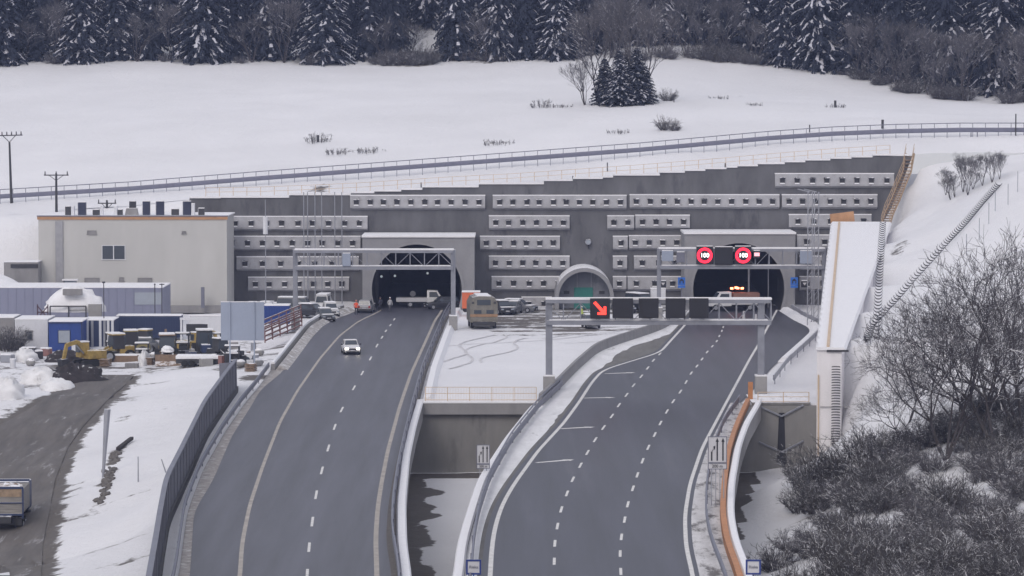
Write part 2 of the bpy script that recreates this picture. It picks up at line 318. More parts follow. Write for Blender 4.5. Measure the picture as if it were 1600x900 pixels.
cST_L = lambda y: 26.7 + (y - 300) * .1023      # left edge of the snow covered retaining structure
cST_R = lambda y: 28.9 + (y - 300) * .14
def ground(x, y):
    x = float(x); y = float(y)
    n = bumps(x, y, 7) * .22 + bumps(x, y, 2.6) * .1
    if y > 446.5: return float(HILL(np.array([x]), np.array([y]))[0]) + n * .8
    if y > 432 and x < -41.5:
        k = (y - 432) / 14.5; k = k * k * (3 - 2 * k); e = min(1, max(0, (-46 - x) / 6)); a = float(HILL(np.array([x]), np.array([446.6]))[0]); b = float(GL(np.array([x]), np.array([y]))[0])
        k2 = max(k, e * 0) ; return (a * k + b * (1 - k)) + n * .6
    lb = float(cLN(y)) if y < 346 else float(cLB(y))
    if x < lb: 
        z = float(GL(np.array([x]), np.array([y]))[0]); k = min(1, (lb - x) / 3); return z * k + -.08 * (1 - k) + n * k
    if y < YA + .9:
        if x < float(cLR(y)) - 1: return -.08
        if x < float(cRR(y)) + 1.0: return -6 + n * .5
        z = float(GRN(np.array([x]), np.array([y]))[0]) + n; return max(z, -6 + n * .5)
    rb = float(cRA(y)) + .5
    if x < rb: 
        return -.08 + (max(0, n) * .6 if float(cLP(y)) + 1.5 < x < float(cRW(y)) - 1.5 else 0)
    if x < float(cST_L(y)) + 1: return -.05 + n * .3
    return float(GRF(np.array([x]), np.array([y]))[0]) + n * min(1, (x - cST_L(y)) / 6)
def WT(px, row, y0=180, y1=800):
    d = ray(px, row); ya = y0; step = 1.0; y = y0
    while y < y1:
        t = y / d[1]; zz = CZ + d[2] * t
        if zz <= ground(d[0] * t, y):
            lo, hi = y - step, y
            for _ in range(8):
                m = (lo + hi) / 2; t = m / d[1]
                if CZ + d[2] * t <= ground(d[0] * t, m): hi = m
                else: lo = m
            t = hi / d[1]; return Vector((d[0] * t, hi, ground(d[0] * t, hi)))
        y += step
    return WD(px, row, y1)
# mud blobs: (world x, y, rx, ry, strength)
MUD = []
def mud(px, row, rx, ry, s=.55, y0=180): p = WT(px, row, y0); MUD.append((p.x, p.y, rx, ry, s))
for a in [(110, 575, 5, 9, .7), (60, 565, 5, 7, .45), (30, 590, 6, 6, .4), (60, 625, 8, 4, .42), (80, 640, 6, 3, .5), (10, 640, 6, 5, .36), (185, 705, 1.2, 8, .55), (178, 720, 1, 5, .6), (172, 745, .9, 6, .62), (165, 770, .8, 5, .62), (156, 790, 2, 3, .5), (148, 830, .7, 8, .42), (100, 770, 3, 3, .42), (80, 850, 3, 3, .45), (90, 730, 3, 4, .4), (200, 870, 5, 4, .36), (230, 820, 3, 3, .36),
          (215, 555, 8, 14, .5), (330, 572, 8, 5, .4), (280, 575, 6, 4, .42)]: mud(*a)
for a in [(1210, 820, 4, 4, .3), (1220, 870, 5, 6, .4), (1290, 800, 6, 8, .42), (1410, 380, 1.5, 5, .5), (1400, 395, 1.5, 4, .5)]: mud(*a)
for px, row, rx, s in [(540, 236, 5, .42), (780, 223, 3, .42), (1045, 192, 5, .45), (650, 101, 9, .5), (760, 98, 6, .45), (1000, 160, 6, .5), (1150, 150, 9, .38), (860, 165, 5, .4), (500, 296, 3, .55)]: mud(px, row, rx, 6 if row > 110 else 8, s, 448)
MA = np.array(MUD)
def mudval(x, y):
    d = ((x - MA[:, 0]) / MA[:, 2]) ** 2 + ((y - MA[:, 1]) / MA[:, 3]) ** 2
    v = float(np.max(MA[:, 4] * np.exp(-d)))
    if y < YA and float(cLR(y)) - 2 < x < float(cRR(y)) + 3:
        e = x - float(cLP(y)); v = max(v, min(1, max(0, 1.0 - (e + bumps(x * 1., y * .5, 1.6) * 1.3 - .7) / 1.4)))
        if y > 298: v = max(v, .7)
        e2 = x - float(cRL(y)); v = max(v, 1.) if e2 > 1 and x < float(cRR(y)) + 4 else v
    if 355 < y < 446 and float(cLP(y)) + 2 < x < 22 and float(cLP(y)) + 2 < x < float(cRW(y)) - 2:      # driven snow by the portals
        v = max(v, (.34 if x > 9 or x < -2 else .47) * min(1, max(0, y - 380) / 18) + .22 * bumps(x * .22, y, 2.2))
    if -75 < x < -18 and y < 400 and TRK[0]:
        for tr_ in TRK:
            for (ax, ay), (bx, by) in zip(tr_, tr_[1:]):
                dx, dy = bx - ax, by - ay; k = max(0, min(1, ((x - ax) * dx + (y - ay) * dy) / (dx * dx + dy * dy + 1e-6))); d2 = (x - ax - k * dx) ** 2 + (y - ay - k * dy) ** 2; v = max(v, .7 * math.exp(-d2 / 2.2))
        if y > 352: v = max(v, .36 + .12 * bumps(x, y, 5))
    if y > 600: v = max(v, .35)
    return v
def sheet(name, xs, ys, hf, m, extra=0.):
    vs = []; fs = []; nx = len(xs); md = []
    for y in ys:
        for x in xs: vs.append((x, y, hf(x, y) + extra)); md.append(mudval(x, y))
    for j in range(len(ys) - 1):
        for i in range(nx - 1): fs.append((j * nx + i, j * nx + i + 1, (j + 1) * nx + i + 1, (j + 1) * nx + i))
    me = bpy.data.meshes.new(name); me.from_pydata(vs, [], fs); me.materials.append(m); me.polygons.foreach_set('use_smooth', [True] * len(fs))
    a = me.attributes.new('mud', 'FLOAT', 'POINT'); a.data.foreach_set('value', md); me.update()
    o = bpy.data.objects.new(name, me); S.collection.objects.link(o); return struct(o)
TRK = [[], []]
for r_, a_, c_ in [(r, float(np.interp(r, [588, 640, 700, 780, 900], [150, 45, -60, -90, -60])), float(np.interp(r, [584, 622, 665, 700, 750, 800, 905], [212, 172, 131, 106, 86, 77, 64]))) for r in (590, 600, 612, 625, 640, 655, 670, 690, 710, 735, 760, 790, 820, 850, 880, 905)]:
    for px_ in (a_, c_):
        p = WT(px_, r_); TRK[0 if px_ == a_ else 1].append((p.x, p.y))
for a in [(20, 560, 9, 5, .5), (150, 575, 6, 5, .6), (240, 575, 6, 5, .48), (300, 574, 7, 4, .5), (370, 576, 5, 4, .5), (400, 590, 3, 6, .6), (60, 603, 7, 3, .5), (30, 655, 6, 4, .55), (95, 780, 2.5, 3, .5), (120, 755, 3, 3, .42), (250, 860, 3, 4, .42), (140, 640, 2, 4, .5), (205, 625, 1.2, 7, .52), (192, 655, 1.2, 7, .5), (230, 600, 6, 1.5, .44), (250, 640, 5, 1., .42), (150, 860, 1, 8, .5), (110, 810, 4, 2, .47), (210, 840, 6, 1.5, .47), (220, 770, 4, 1.2, .42), (120, 700, 2, 2, .46), (190, 880, 5, 2, .46)]: mud(*a)
MA = np.array(MUD)
sheet('ground', np.arange(-100, 112, 1.), np.concatenate([np.arange(130, 230, 2.), np.arange(230, 447, 1.)]), ground, GND)
sheet('hillside', np.arange(-180, 190, 2.5), np.concatenate([np.arange(446.6, 470, 2.), np.arange(470, 900, 5.)]), ground, GND)
# land out to the horizon, far below the hill crest and around the camera
o = MB().add([(-1500, -600, -9), (1500, -600, -9), (1500, 1500, -9), (-1500, 1500, -9)], [(0, 1, 2, 3)]).build('valley_floor', M['snow']); struct(o)
o = MB().add([(-900, 898, 75), (900, 898, 75), (900, 1600, 190), (-900, 1600, 190)], [(0, 1, 2, 3)]).build('far_hill', M['snow']); struct(o)
# ---------------------------------------------------------------- roads
def strip(name, ca, cb, y0, y1, z, m, parent=None, step=2., thick=0, nb=4):
    ys = np.arange(y0, y1 + .01, step); b = MB()
    if not thick:
        vs = []; 
        for y in ys:
            a, c = float(ca(y)), float(cb(y))
            for k in range(nb + 1): vs.append((a + (c - a) * k / nb, y, z))
        n = nb + 1; b.add(vs, [(j * n + i, j * n + i + 1, (j + 1) * n + i + 1, (j + 1) * n + i) for j in range(len(ys) - 1) for i in range(nb)])
    else:
        b.loft([[(float(ca(y)), y, z), (float(cb(y)), y, z), (float(cb(y)), y, z - thick), (float(ca(y)), y, z - thick)] for y in ys])
    return b.build(name, m, parent)
off = lambda c, d: (lambda y: c(y) + d)
rdL = struct(strip('left_road', cLA, cLG, 140, 436, 0, M['asph']))
rdR = struct(strip('right_road', off(cRL, -.5), cRA, YA, 436, 0, M['asph2']))
rdR2 = strip('road_surface', off(cRL, -.5), off(cRR, .4), 140, YA, 0, M['asph2'], rdR)
struct(strip('left_shoulder', off(cLRAIL, .15), cLA, 140, 345, -.02, mat('gritty_snow', (.3, .28, .27), .9, var=.3, vs=2, world=True, bump=.5, stain=((.55, .54, .55), 1.2, .52))))
struct(strip('left_snowy_shoulder', off(cLB, .3), cLA, 345, 436, -.02, M['dirtysnow']))
struct(strip('median_shoulder', cLG, off(cLP, -.1), 140, 436, .01, M['gravel']))
struct(strip('paved_shoulder', off(cRW, .1), off(cRL, -.5), 140, 436, .004, mat('brown_grey_paving', (.14, .135, .13), .85, var=.25, vs=.8, world=True, streak=(1, .2, 1), bump=.2)))
struct(strip('snowy_shoulder', off(cRW, .2), lambda y: float(np.clip(min(float(cRL(y)) - .75, float(cRW(y)) + 2.5 + .25 * bumps(3, y, 2.3)), float(cRW(y)) + .3, None)), 140, 436, .012, mat('snow_strip', (.7, .7, .72), .85, var=.12, vs=.8, world=True, bump=.3, stain=((.13, .125, .13), .45, .6), streak=(1, .25, 1))))
struct(strip('right_shoulder', off(cRR, .4), off(cRO, -.1), 140, YA + 3, .012, mat('slushy_shoulder', (.58, .57, .58), .85, var=.2, vs=.8, world=True, bump=.3, stain=((.15, .14, .14), .9, .5), streak=(1, .3, 1))))
# bridge decks over the underpass
struct(strip('left_bridge_deck', off(cLR, -4), off(cLP, .1), 140, YA, -.06, M['conc'], thick=1.3))
struct(strip('right_bridge_deck', off(cRW, -.1), off(cRP, .1), 140, YA, -.06, M['conc'], thick=1.3))
# tunnel floors
struct(MB().box((0, 0, 0), (11, 64, .02)).build('tunnel_floor', M['asph'])).location = (-12.1, 468, -.01)
struct(MB().box((0, 0, 0), (12, 64, .02)).build('tunnel_floor', M['asph2'])).location = (29, 468, -.01)
# painted markings
def line(c, y0, y1, wd, m, parent, name='edge_line', z=.006):
    return strip(name, off(c, -wd / 2), off(c, wd / 2), y0, y1, z, m, parent, 1.5, nb=1)
line(cLL, 140, 436, .26, M['paintw'], rdL); line(cLR, 140, 436, .3, M['paintw'], rdL)
line(cRL, 140, 436, .28, M['paint'], rdR); line(cRR, 140, 436, .26, M['paint'], rdR)
def dashes(pts, parent, m, ln=.36, wd=.17):
    P = sorted([pz(a, b, 0) for a, b in pts], key=lambda p: p[1]); b = MB()
    for i, p in enumerate(P):
        q = P[i + 1] if i + 1 < len(P) else P[i]; o = P[i - 1] if i else P[i]
        d = Vector((q[0] - o[0], q[1] - o[1], 0)); sp_ = d.length / (2 if 0 < i < len(P) - 1 else 1); sp_ = min(sp_, 14); d.normalize(); n = Vector((d.y, -d.x, 0)) * wd / 2; c = Vector((p[0], p[1], .006)); h = d * sp_ * ln / 2
        b.add([c - h - n, c - h + n, c + h + n, c + h - n], [(0, 1, 2, 3)])
    return b.build('lane_dashes', m, parent)
dashes([(480, 897), (483, 855), (488, 815), (494, 773), (503, 735), (513, 700), (523, 667), (534, 640), (553, 612 - 6), (566, 583), (579, 560), (589, 540), (597, 527), (603, 517), (610, 508), (616, 499)], rdL, M['paint'])
dashes([(866, 877), (867, 849), (871, 822), (877, 796), (886, 771), (895, 749), (907, 727), (918, 707), (930, 687), (943, 668), (956, 650), (967, 633), (979, 617), (990, 602), (1002, 588), (1012, 575), (1021, 563), (1031, 553)], rdR, M['paint'], .38)
dashes([(970, 893), (969, 865), (971, 839), (976, 812), (981, 788), (989, 763), (996, 742), (1004, 720), (1013, 699), (1023, 679), (1032, 661), (1042, 643), (1052, 627), (1063, 612), (1072, 597), (1080, 583), (1089, 572), (1097, 561), (1105, 550), (1113, 541), (1120, 533), (1124, 525), (1128, 517), (1130, 511)], rdR, M['paint'], .38)
for x0, x1, r0, r1 in [(945, 993, 584, 582), (912, 962, 622, 621), (876, 930, 670, 667), (838, 897, 723, 718)]:     # merge arrows painted across the closing lane
    a = W(x0, r0); b_ = W(x1, r1); d = (b_ - a).normalized(); n = Vector((-d.y, d.x, 0)); m = MB(); zz = Vector((0, 0, .006))
    m.add([a + n * .2 + zz, a - n * .2 + zz, b_ - d * .8 - n * .3 + zz, b_ - d * .8 + n * .3 + zz], [(0, 1, 2, 3)])
    m.add([b_ - d * .8 + n * .55 + zz, b_ - d * .8 - n * .55 + zz, b_ + zz], [(0, 1, 2)]); m.build('merge_arrow', M['paint'], rdR)
# dirt track on the left
TL = [(588, 150), (596, 118), (612, 88), (640, 45), (668, -5), (700, -60), (780, -90), (900, -60)]; TR = [(584, 212), (600, 198), (622, 172), (665, 131), (700, 106), (750, 86), (800, 77), (850, 67), (905, 64)]
vs = []; rows = list(range(588, 706, 6)) + list(range(706, 915, 9)); n = 9
for r in rows:
    a = np.interp(r, [t[0] for t in TL], [t[1] for t in TL]); c = np.interp(r, [t[0] for t in TR], [t[1] for t in TR])
    for k in range(n): p = WT(a + (c - a) * k / (n - 1), r); vs.append((p.x, p.y, p.z + .16 - (.1 if k in (0, n - 1) else 0)))
struct(MB().add(vs, [(j * n + i, j * n + i + 1, (j + 1) * n + i + 1, (j + 1) * n + i) for j in range(len(rows) - 1) for i in range(n - 1)]).build('dirt_track', M['mud'], smooth=True))
# faint tyre tracks over the snow between the portals
trk = mat('tyre_track_snow', (.54, .53, .55), .9, var=.3, vs=1.2, world=True, stain=((.7, .7, .72), .9, .5))
for (x0_, y0_), (x1_, y1_), am in [((-8, 344), (-3, 392), 1.2), ((-6.3, 344), (-1.3, 392), 1.2), ((-3, 352), (2, 386), .9), ((6, 378), (22, 398), .6), ((4, 386), (20, 408), .8), ((-9, 372), (14, 394), .7)]:
    vs = []
    for k in range(41):
        s_ = k / 40; x = x0_ + (x1_ - x0_) * s_ + am * math.sin(s_ * 9 + x0_); y = y0_ + (y1_ - y0_) * s_
        for dx in (-.13, .13): vs.append((x + dx, y - dx * .3, ground(x, y) + .05))
    struct(MB().add(vs, [(2 * i, 2 * i + 1, 2 * i + 3, 2 * i + 2) for i in range(40)]).build('snow_track', trk))
# ---------------------------------------------------------------- guardrails, parapets, noise wall
def ribbon(c, y0, y1, prof, z, step=3.):      # prof: closed (dx, dz) ring swept along the curve
    return MB().loft([[(float(c(y)) + a, y, z + b) for a, b in prof] for y in np.arange(y0, y1 + .01, step)])
WB = [(-.04, .22), (.03, .4), (-.02, .6), (.03, .7), (-.04, .76), (-.1, .76), (-.1, .22)]
def guardrail(c, y0, y1, label, sgn=1, z=0., m='rail', group='guardrails beside the carriageways', h=0., rail2=False, sp_=8.):
    t = thing('guardrail', (0, 0, 0), label, 'guardrail', group)
    pr = [(a * sgn, b + h) for a, b in WB]
    if sgn < 0: pr = pr[::-1]
    ribbon(c, y0, y1, pr, z).build('rail_beam', M[m], t)
    if rail2: ribbon(c, y0, y1, [(-.05, h + 1.05), (.05, h + 1.05), (.05, h + 1.15), (-.05, h + 1.15)], z).build('top_rail', M[m], t)
    pm = None; y = y0 + 1
    while y < y1:
        if pm is None: pm = MB().box((0, 0, .5 if rail2 else .32), (.07, .08, 1.1 if rail2 else .74)).build('post', M['rail'], t); p = pm
        else: p = pm.copy(); S.collection.objects.link(p)
        p.location = (float(c(y)) - .1 * sgn, y, z - .05); y += sp_
    return t
guardrail(cLRAIL, 150, 342, 'long grey guardrail curving between the noise wall and the left carriageway')
guardrail(off(cLG, .35), 150, 432, 'grey guardrail along the median side of the left carriageway', -1, rail2=True)
guardrail(cRG, 150, 322, 'grey guardrail on the median side of the right carriageway ending at the concrete barrier', rail2=True)
guardrail(cRGR, 150, 306, 'grey guardrail outside the right carriageway beside the orange strip', -1)
cap = [(-.3, .28), (.3, .28), (.38, .16), (.3, -.02), (-.3, -.02), (-.38, .16)]
def parapet(c, y0, y1, label, w_=.55, zb=-1.3, zt=.25):
    t = thing('bridge_parapet', (0, 0, 0), label, 'parapet', 'snow capped bridge parapets')
    ribbon(c, y0, y1, [(-w_ / 2, zb), (w_ / 2, zb), (w_ / 2, zt), (-w_ / 2, zt)], 0).build('edge_beam', M['conc'], t)
    ribbon(c, y0, y1, [(-w_ / 2 - .05, zt + .01), (w_ / 2 + .05, zt + .01), (w_ / 2 - .05, zt + .16), (-w_ / 2 + .05, zt + .16)], 0).build('snow_cap', M['snow'], t); return t
parapet(cLP, 140, YA + 2, 'snow capped parapet on the median edge of the left bridge')
parapet(off(cRW, -.1), 140, YA - 4, 'snow capped parapet on the median edge of the right bridge')
parapet(off(cRP, .15), 140, YA + 3, 'snow capped parapet on the outer edge of the right bridge', .45)
t = thing('orange_edge_strip', (0, 0, 0), 'long orange steel strip curving along the outer edge of the right bridge', 'edge strip')
ribbon(cRO, 140, YA + 2, [(-.2, 0.02), (.2, 0.02), (.18, .5), (-.18, .5)], 0).build('strip_panel', M['orange'], t)
MB().box((0, 0, .75), (.42, .3, 1.9)).build('end_post', M['orange'], t).location = (float(cRO(308)) + .1, 308, 0)
t = thing('concrete_barrier', (0, 0, 0), 'curved grey concrete barrier wall left of the right carriageway', 'barrier')
ribbon(cRW, YA, 432, [(-.22, -.05), (.22, -.05), (.14, 1.0), (-.14, 1.0)], 0).build('barrier_body', M['conc'], t)
t = thing('concrete_barrier', (0, 0, 0), 'low snowy concrete barrier left of the left carriageway below the parked cars', 'barrier')
ribbon(cLB, 342, 435, [(-.25, -.2), (.25, -.2), (.16, .6), (-.16, .6)], 0).build('barrier_body', M['conc_s'], t)
ribbon(off(cLB, .9), 342, 435, [(-.6, -.05), (.7, -.05), (.2, .22), (-.3, .42)], 0).build('ploughed_snow', M['dirtysnow'], t)
ribbon(cLB, 342, 435, [(-.2, .61), (.2, .61), (.14, .8), (-.14, .8)], 0).build('snow_cap', M['snow'], t)
t = thing('snow_bank', (0, 0, 0), 'narrow snowy kerb along the median edge near the left tunnel', 'snow bank')
ribbon(off(cLP, .5), YA + 2, 434, [(-.5, -.1), (.7, -.1), (.35, .5), (-.2, .5)], 0).build('bank', M['snow'], t)
# noise wall
t = thing('noise_wall', (0, 0, 0), 'long dark grey noise barrier curving down beside the left carriageway', 'noise barrier')
ribbon(cLN, 150, 318, [(-.1, -.7), (.1, -.7), (.1, 2.85), (-.1, 2.85)], 0).build('barrier_panels', M['noisew'], t)
ribbon(cLN, 150, 318, [(-.16, 2.86), (.16, 2.86), (.16, 2.98), (-.16, 2.98)], 0).build('top_capping', M['rail'], t)
ribbon(off(cLN, .12), 150, 318, [(0, -.1), (.12, -.1), (.12, .45), (0, .45)], 0).build('plinth', M['darkp'], t)
pm = MB().box((0, 0, 1.1), (.14, .14, 3.3)).build('post', M['noisew'], t); pm.location = (float(cLN(152)) + .08, 152, 0)
for y in range(156, 318, 4):
    p = pm.copy(); S.collection.objects.link(p); p.location = (float(cLN(y)) + .08, y, 0)
t = thing('noise_wall', (0, 0, 0), 'short angled grey end panel of the noise barrier', 'noise barrier')
a = Vector((float(cLN(318)), 318.3, 0)); b_ = a + Vector((-2.0, 6.5, 0))
m = MB(); m.sq(a + Vector((0, 0, 1.2)), b_ + Vector((0, 0, .6)), .18, 2.9); m.build('barrier_panels', M['noisew'], t)
# ---------------------------------------------------------------- underpass
t = thing('abutment_wall', (0, YA, 0), 'wide grey concrete abutment wall between the two bridges', 'abutment')
x0, x1 = float(cLR(YA)) - 1, float(cRL(YA)) + 1
MB().box(((x0 + x1) / 2, .4, -3.2), (x1 - x0, .8, 6.2)).build('wall_face', M['abut'], t)
x0, x1 = float(cLP(YA)) + .3, float(cRW(YA)) - .25
MB().box(((x0 + x1) / 2, .1, -.3), (x1 - x0, 1.4, 1.0)).build('coping_beam', M['conc'], t)
MB().box(((x0 + x1) / 2, .1, .26), (x1 - x0, 1.5, .12)).build('snow_cap', M['snow'], t)
t = thing('abutment_wall', (0, YA, 0), 'dark concrete abutment wall right of the right bridge with drain slot', 'abutment')
x0, x1 = float(cRR(YA)) - 1, 27.3
MB().box(((x0 + x1) / 2, .4, -3.2), (x1 - x0, .8, 6.2)).build('wall_face', M['abut'], t)
xs = WD(1221, 700, YA).x
MB().box((xs, -.02, -3), (.8, .1, 4.6), taper=.6).build('drain_slot', M['black'], t)
for rr in (650, 706):
    m = MB(); zz = Z(rr, YA); m.sq((X(1187, YA), -.15, zz + .9), (xs, -.2, zz), .14); m.sq((xs, -.2, zz), (X(1257, YA), -.15, zz + 1.0), .14); m.build('drain_ledge', M['galv'], t)
# coping slab with snowy top to the right of the orange strip
struct(MB().box(((x0 + 27) / 2 + 1.5, YA + 4.6, .06), (5.2, 8, .2)).build('paved_apron', M['conc_s']))
def railing(name, pts, label, h=1.1, m='ochre2', group=None, sp_=1.8, rr=.035, levels=(1., .55, .1), cat='railing', mesh=0):
    t = thing(name, (0, 0, 0), label, cat, group); b = MB()
    for l in levels:
        for p, q in zip(pts, pts[1:]): b.bar(Vector(p) + Vector((0, 0, h * l)), Vector(q) + Vector((0, 0, h * l)), rr, rr, 4)
    b.build('rails', M[m], t); tot = sum((Vector(q) - Vector(p)).length for p, q in zip(pts, pts[1:])); n = max(2, int(tot / sp_)); pm = None
    for k in range(n + 1):
        d = tot * k / n; 
        for p, q in zip(pts, pts[1:]):
            l = (Vector(q) - Vector(p)).length
            if d <= l + 1e-6: c = Vector(p).lerp(Vector(q), d / l); break
            d -= l
        if pm is None: pm = MB().box((0, 0, h / 2), (rr * 2, rr * 2, h)).build('post', M[m], t); o = pm
        else: o = pm.copy(); S.collection.objects.link(o)
        o.location = c
    if mesh:
        b = MB()
        for p, q in zip(pts, pts[1:]):
            p = Vector(p); q = Vector(q); k = int((q - p).length / mesh)
            for i in range(k): c = p.lerp(q, i / k); b.box(c + Vector((0, 0, h / 2)), (.018, .018, h * .92))
        b.build('infill_bars', M[m], t)
    return t
railing('yellow_railing', [(X(664, YA), YA + .3, .3), (X(838, YA), YA + .3, .3)], 'pale yellow railing with fine bars on the abutment between the bridges', 1.25, mesh=.14)
railing('yellow_railing', [(X(1186, YA), YA + .3, .2), (X(1266, YA), YA + .3, .2)], 'low pale railing above the dark abutment right of the orange strip', .9)
# ---------------------------------------------------------------- snow covered retaining structure on the right
t = thing('retaining_structure', (0, 0, 0), 'long snow covered retaining structure rising beside the right carriageway', 'retaining wall')
rings = []
for y in np.linspace(299, 432, 20): rings.append([(cST_L(y), y, -7), (cST_R(y), y, -7), (cST_R(y), y, rampz(y)), (cST_L(y), y, rampz(y))])
MB().loft(rings).build('wall_body', mat('pale_concrete', (.76, .74, .76), .85, var=.08, vs=.6, world=True, snow=1, bump=.1, streak=(1, 1, .3)), t)
MB().loft([[(cST_L(y) - .12, y, rampz(y) + .01), (cST_R(y) + .4, y, rampz(y) + .01), (cST_R(y) + .2, y, rampz(y) + .25), (cST_L(y) + .05 + .1 * math.sin(y * 1.3), y, rampz(y) + .28)] for y in np.linspace(298.8, 432, 120)]).build('snow_cover', M['snow'], t)
MB().loft([[(cST_L(y) + .85, y, rampz(y) + .25), (cST_L(y) + 1.1, y, rampz(y) + .25), (cST_L(y) + 1.1, y, rampz(y) + .42), (cST_L(y) + .85, y, rampz(y) + .42)] for y in np.linspace(299, 430, 30)]).build('trim_rail', M['ochre2'], t)
MB().box((26.75, 298.9, -.6), (.12, .12, 7.4)).build('trim_rail', M['ochre2'], t)
MB().box((28.4, 298.9, 5.2), (1.9, .2, .18)).build('drip_edge', M['darkp'], t)
MB().box((28.2, 298.88, .3), (2.6, .06, .05)).build('panel_joint', M['conc'], t)
MB().box((41.6, 432.6, 11.7), (3.0, .3, 1.5), mat4=Matrix.Rotation(R(-7), 3, 'Y')).build('end_panel', M['ochre'], t)
def chute(label, pts, wd, n, name='drainage_chute'):
    t = thing(name, (0, 0, 0), label, 'drainage chute', 'half round tile drainage chutes'); P = [Vector(p) for p in pts]; b = MB(); g = MB(); rings = []
    for i in range(n):
        s_ = i / (n - 1) * (len(P) - 1); k = min(int(s_), len(P) - 2); c = P[k].lerp(P[k + 1], s_ - k); d = (P[k + 1] - P[k]).normalized(); u = Vector((1, 0, 0)) if abs(d.x) < .85 else Vector((.8, -.6, 0))
        u = (u - d * u.dot(d)).normalized(); nn = u.cross(d).normalized(); nn = nn if nn.z > 0 else -nn
        ring = [c + u * (wd / 2 * math.cos(a)) - nn * (.35 * math.sin(a)) + nn * .38 for a in np.linspace(0, math.pi, 6)]
        b.loft([ring, [r + d * .09 for r in ring], [r + d * .09 + nn * .1 for r in ring], [r + nn * .1 for r in ring]], closed=False, caps=False)
    b.build('tiles', mat('drain_tile_grey', (.075, .075, .085), .8), t); return t
chute('straight tiled drainage chute down the snow covered top of the retaining structure', [(X(1371 + (y - 305) * .073, y), y, max(rampz(y) + .28, ground(X(1371 + (y - 305) * .073, y), y) + .1)) for y in np.linspace(305, 428, 8)], .8, 42)
chute('tiled drainage chute dropping past the near end of the retaining structure', [(X(1307, 298.2), 298.2, Z(r, 298.2)) for r in (572, 620, 670, 716)], .75, 36)
chute('long tiled drainage chute climbing diagonally over the snowy slope', [WT(float(np.interp(k, range(8), [1352, 1362, 1400, 1440, 1480, 1510, 1535, 1560])), float(np.interp(k, range(8), [548, 515, 474, 428, 384, 352, 322, 294])), 290) + Vector((0, 0, .22)) for k in np.linspace(0, 7, 29)], .8, 80)
chute('short tiled chute curving over snow above the dark underpass', [WT(a, b, 230) + Vector((0, 0, .1)) for a, b in [(1305, 722), (1290, 735), (1270, 742), (1245, 752)]], .8, 14)
# slope netting posts beside the chute
pp = [WT(a, b, 300) for a, b in [(1360, 560), (1372, 540), (1378, 522), (1510, 400), (1530, 375), (1545, 350), (1555, 330), (1575, 320), (1590, 300)]]
for i, p in enumerate(pp):
    o = MB().box((0, 0, 1.2), (.07, .07, 2.4)).build('slope_stake', M['rail_l']); o.location = p; tag(o, 'thin grey stake standing in the snow beside the diagonal chute', 'stake', 'stakes along the diagonal chute')
# ---------------------------------------------------------------- anchored wall
YW = 446.0
t = thing('anchored_wall', (0, YW, 0), 'huge dark sprayed concrete wall with rows of pale anchor beams above both tunnels', 'retaining wall'); AW = t
steps = [(296, 311)]; xs_ = [296, 345, 452, 548, 585, 627, 660, 748, 850, 895, 942, 958, 1031, 1070, 1102, 1135, 1152, 1184, 1226, 1258, 1297, 1330, 1363, 1420]
poly = []
for a, b_ in zip(xs_, xs_[1:]):
    r = interp(WALLTOP, (a + b_) / 2) - 1; poly += [(X(a, YW), Z(r, YW)), (X(b_, YW), Z(r, YW))]
poly = [(X(296, YW), -1)] + poly + [(X(1425, YW), Z(243, YW)), (X(1408, YW), Z(290, YW)), (X(1397, YW), Z(320, YW)), (X(1380, YW), Z(365, YW)), (X(1375, YW), -1)]
# snow ridge and guardrail on the far right kerb of the right road
t = thing('snow_bank', (0, 0, 0), 'lumpy white snow ridge along the far kerb of the right road by the portal', 'snow bank')
ribbon(off(cRA, .5), 352, 434, [(-.6, -.05), (.9, -.05), (.5, .55), (-.1, .5)], 0).build('bank', M['snow'], t)
guardrail(off(cRA, 1.4), 325, 434, 'short guardrail behind the snow ridge right of the right portal', -1, h=.15, m='rail_l')
t = AW
# split the face around the two tunnel bores
def clip_column(poly, xa, xb, zlow):
    out = []
    top = [(x, z) for x, z in poly[1:-1]]
    def zt(x): 
        best = None
        for (p, q) in zip(top, top[1:]):
            if q[0] - p[0] > 1e-6 and p[0] - 1e-6 <= x <= q[0] + 1e-6: best = p[1] + (q[1] - p[1]) * (x - p[0]) / (q[0] - p[0])
        return best if best is not None else top[-1][1]
    pts = [(xa, zlow), (xa, zt(xa + 1e-4))] + [(x, z) for x, z in top if xa + 1e-3 < x < xb - 1e-3] + [(xb, zt(xb - 1e-4)), (xb, zlow)]
    return pts
cutL, cutR = (-17.4, -6.8), (23.4, 34.6); xr = X(1408, YW)
m = MB(); xm = X(1420, YW)
for xa, xb, zl in [(X(296, YW), cutL[0], -1), (cutL[0], cutL[1], 8.6), (cutL[1], cutR[0], -1), (cutR[0], cutR[1], 8.6), (cutR[1], X(1375, YW), -1)]:
    m.prism(clip_column(poly, xa, xb, zl), 0, 1.2)
tp = [(x, z) for x, z in poly[1:-5] if x > X(1375, YW)]
m.prism([(X(1375, YW), Z(365, YW)), (X(1375, YW), Z(interp(WALLTOP, 1375) - 1, YW)), (X(1425, YW), Z(244, YW)), (X(1408, YW), Z(290, YW)), (X(1397, YW), Z(320, YW)), (X(1382, YW), Z(360, YW))], 0, 1.2)
m.build('wall_face', M['shot'], t)
b = MB()
for a, b_ in zip(xs_, xs_[1:]):
    r = interp(WALLTOP, (a + b_) / 2) - 1; b.box(((X(a, YW) + X(b_, YW)) / 2, .55, Z(r, YW) + .12), (X(b_, YW) - X(a, YW) - .02, 1.5, .22))
b.build('snow_cap', M['snow'], t)
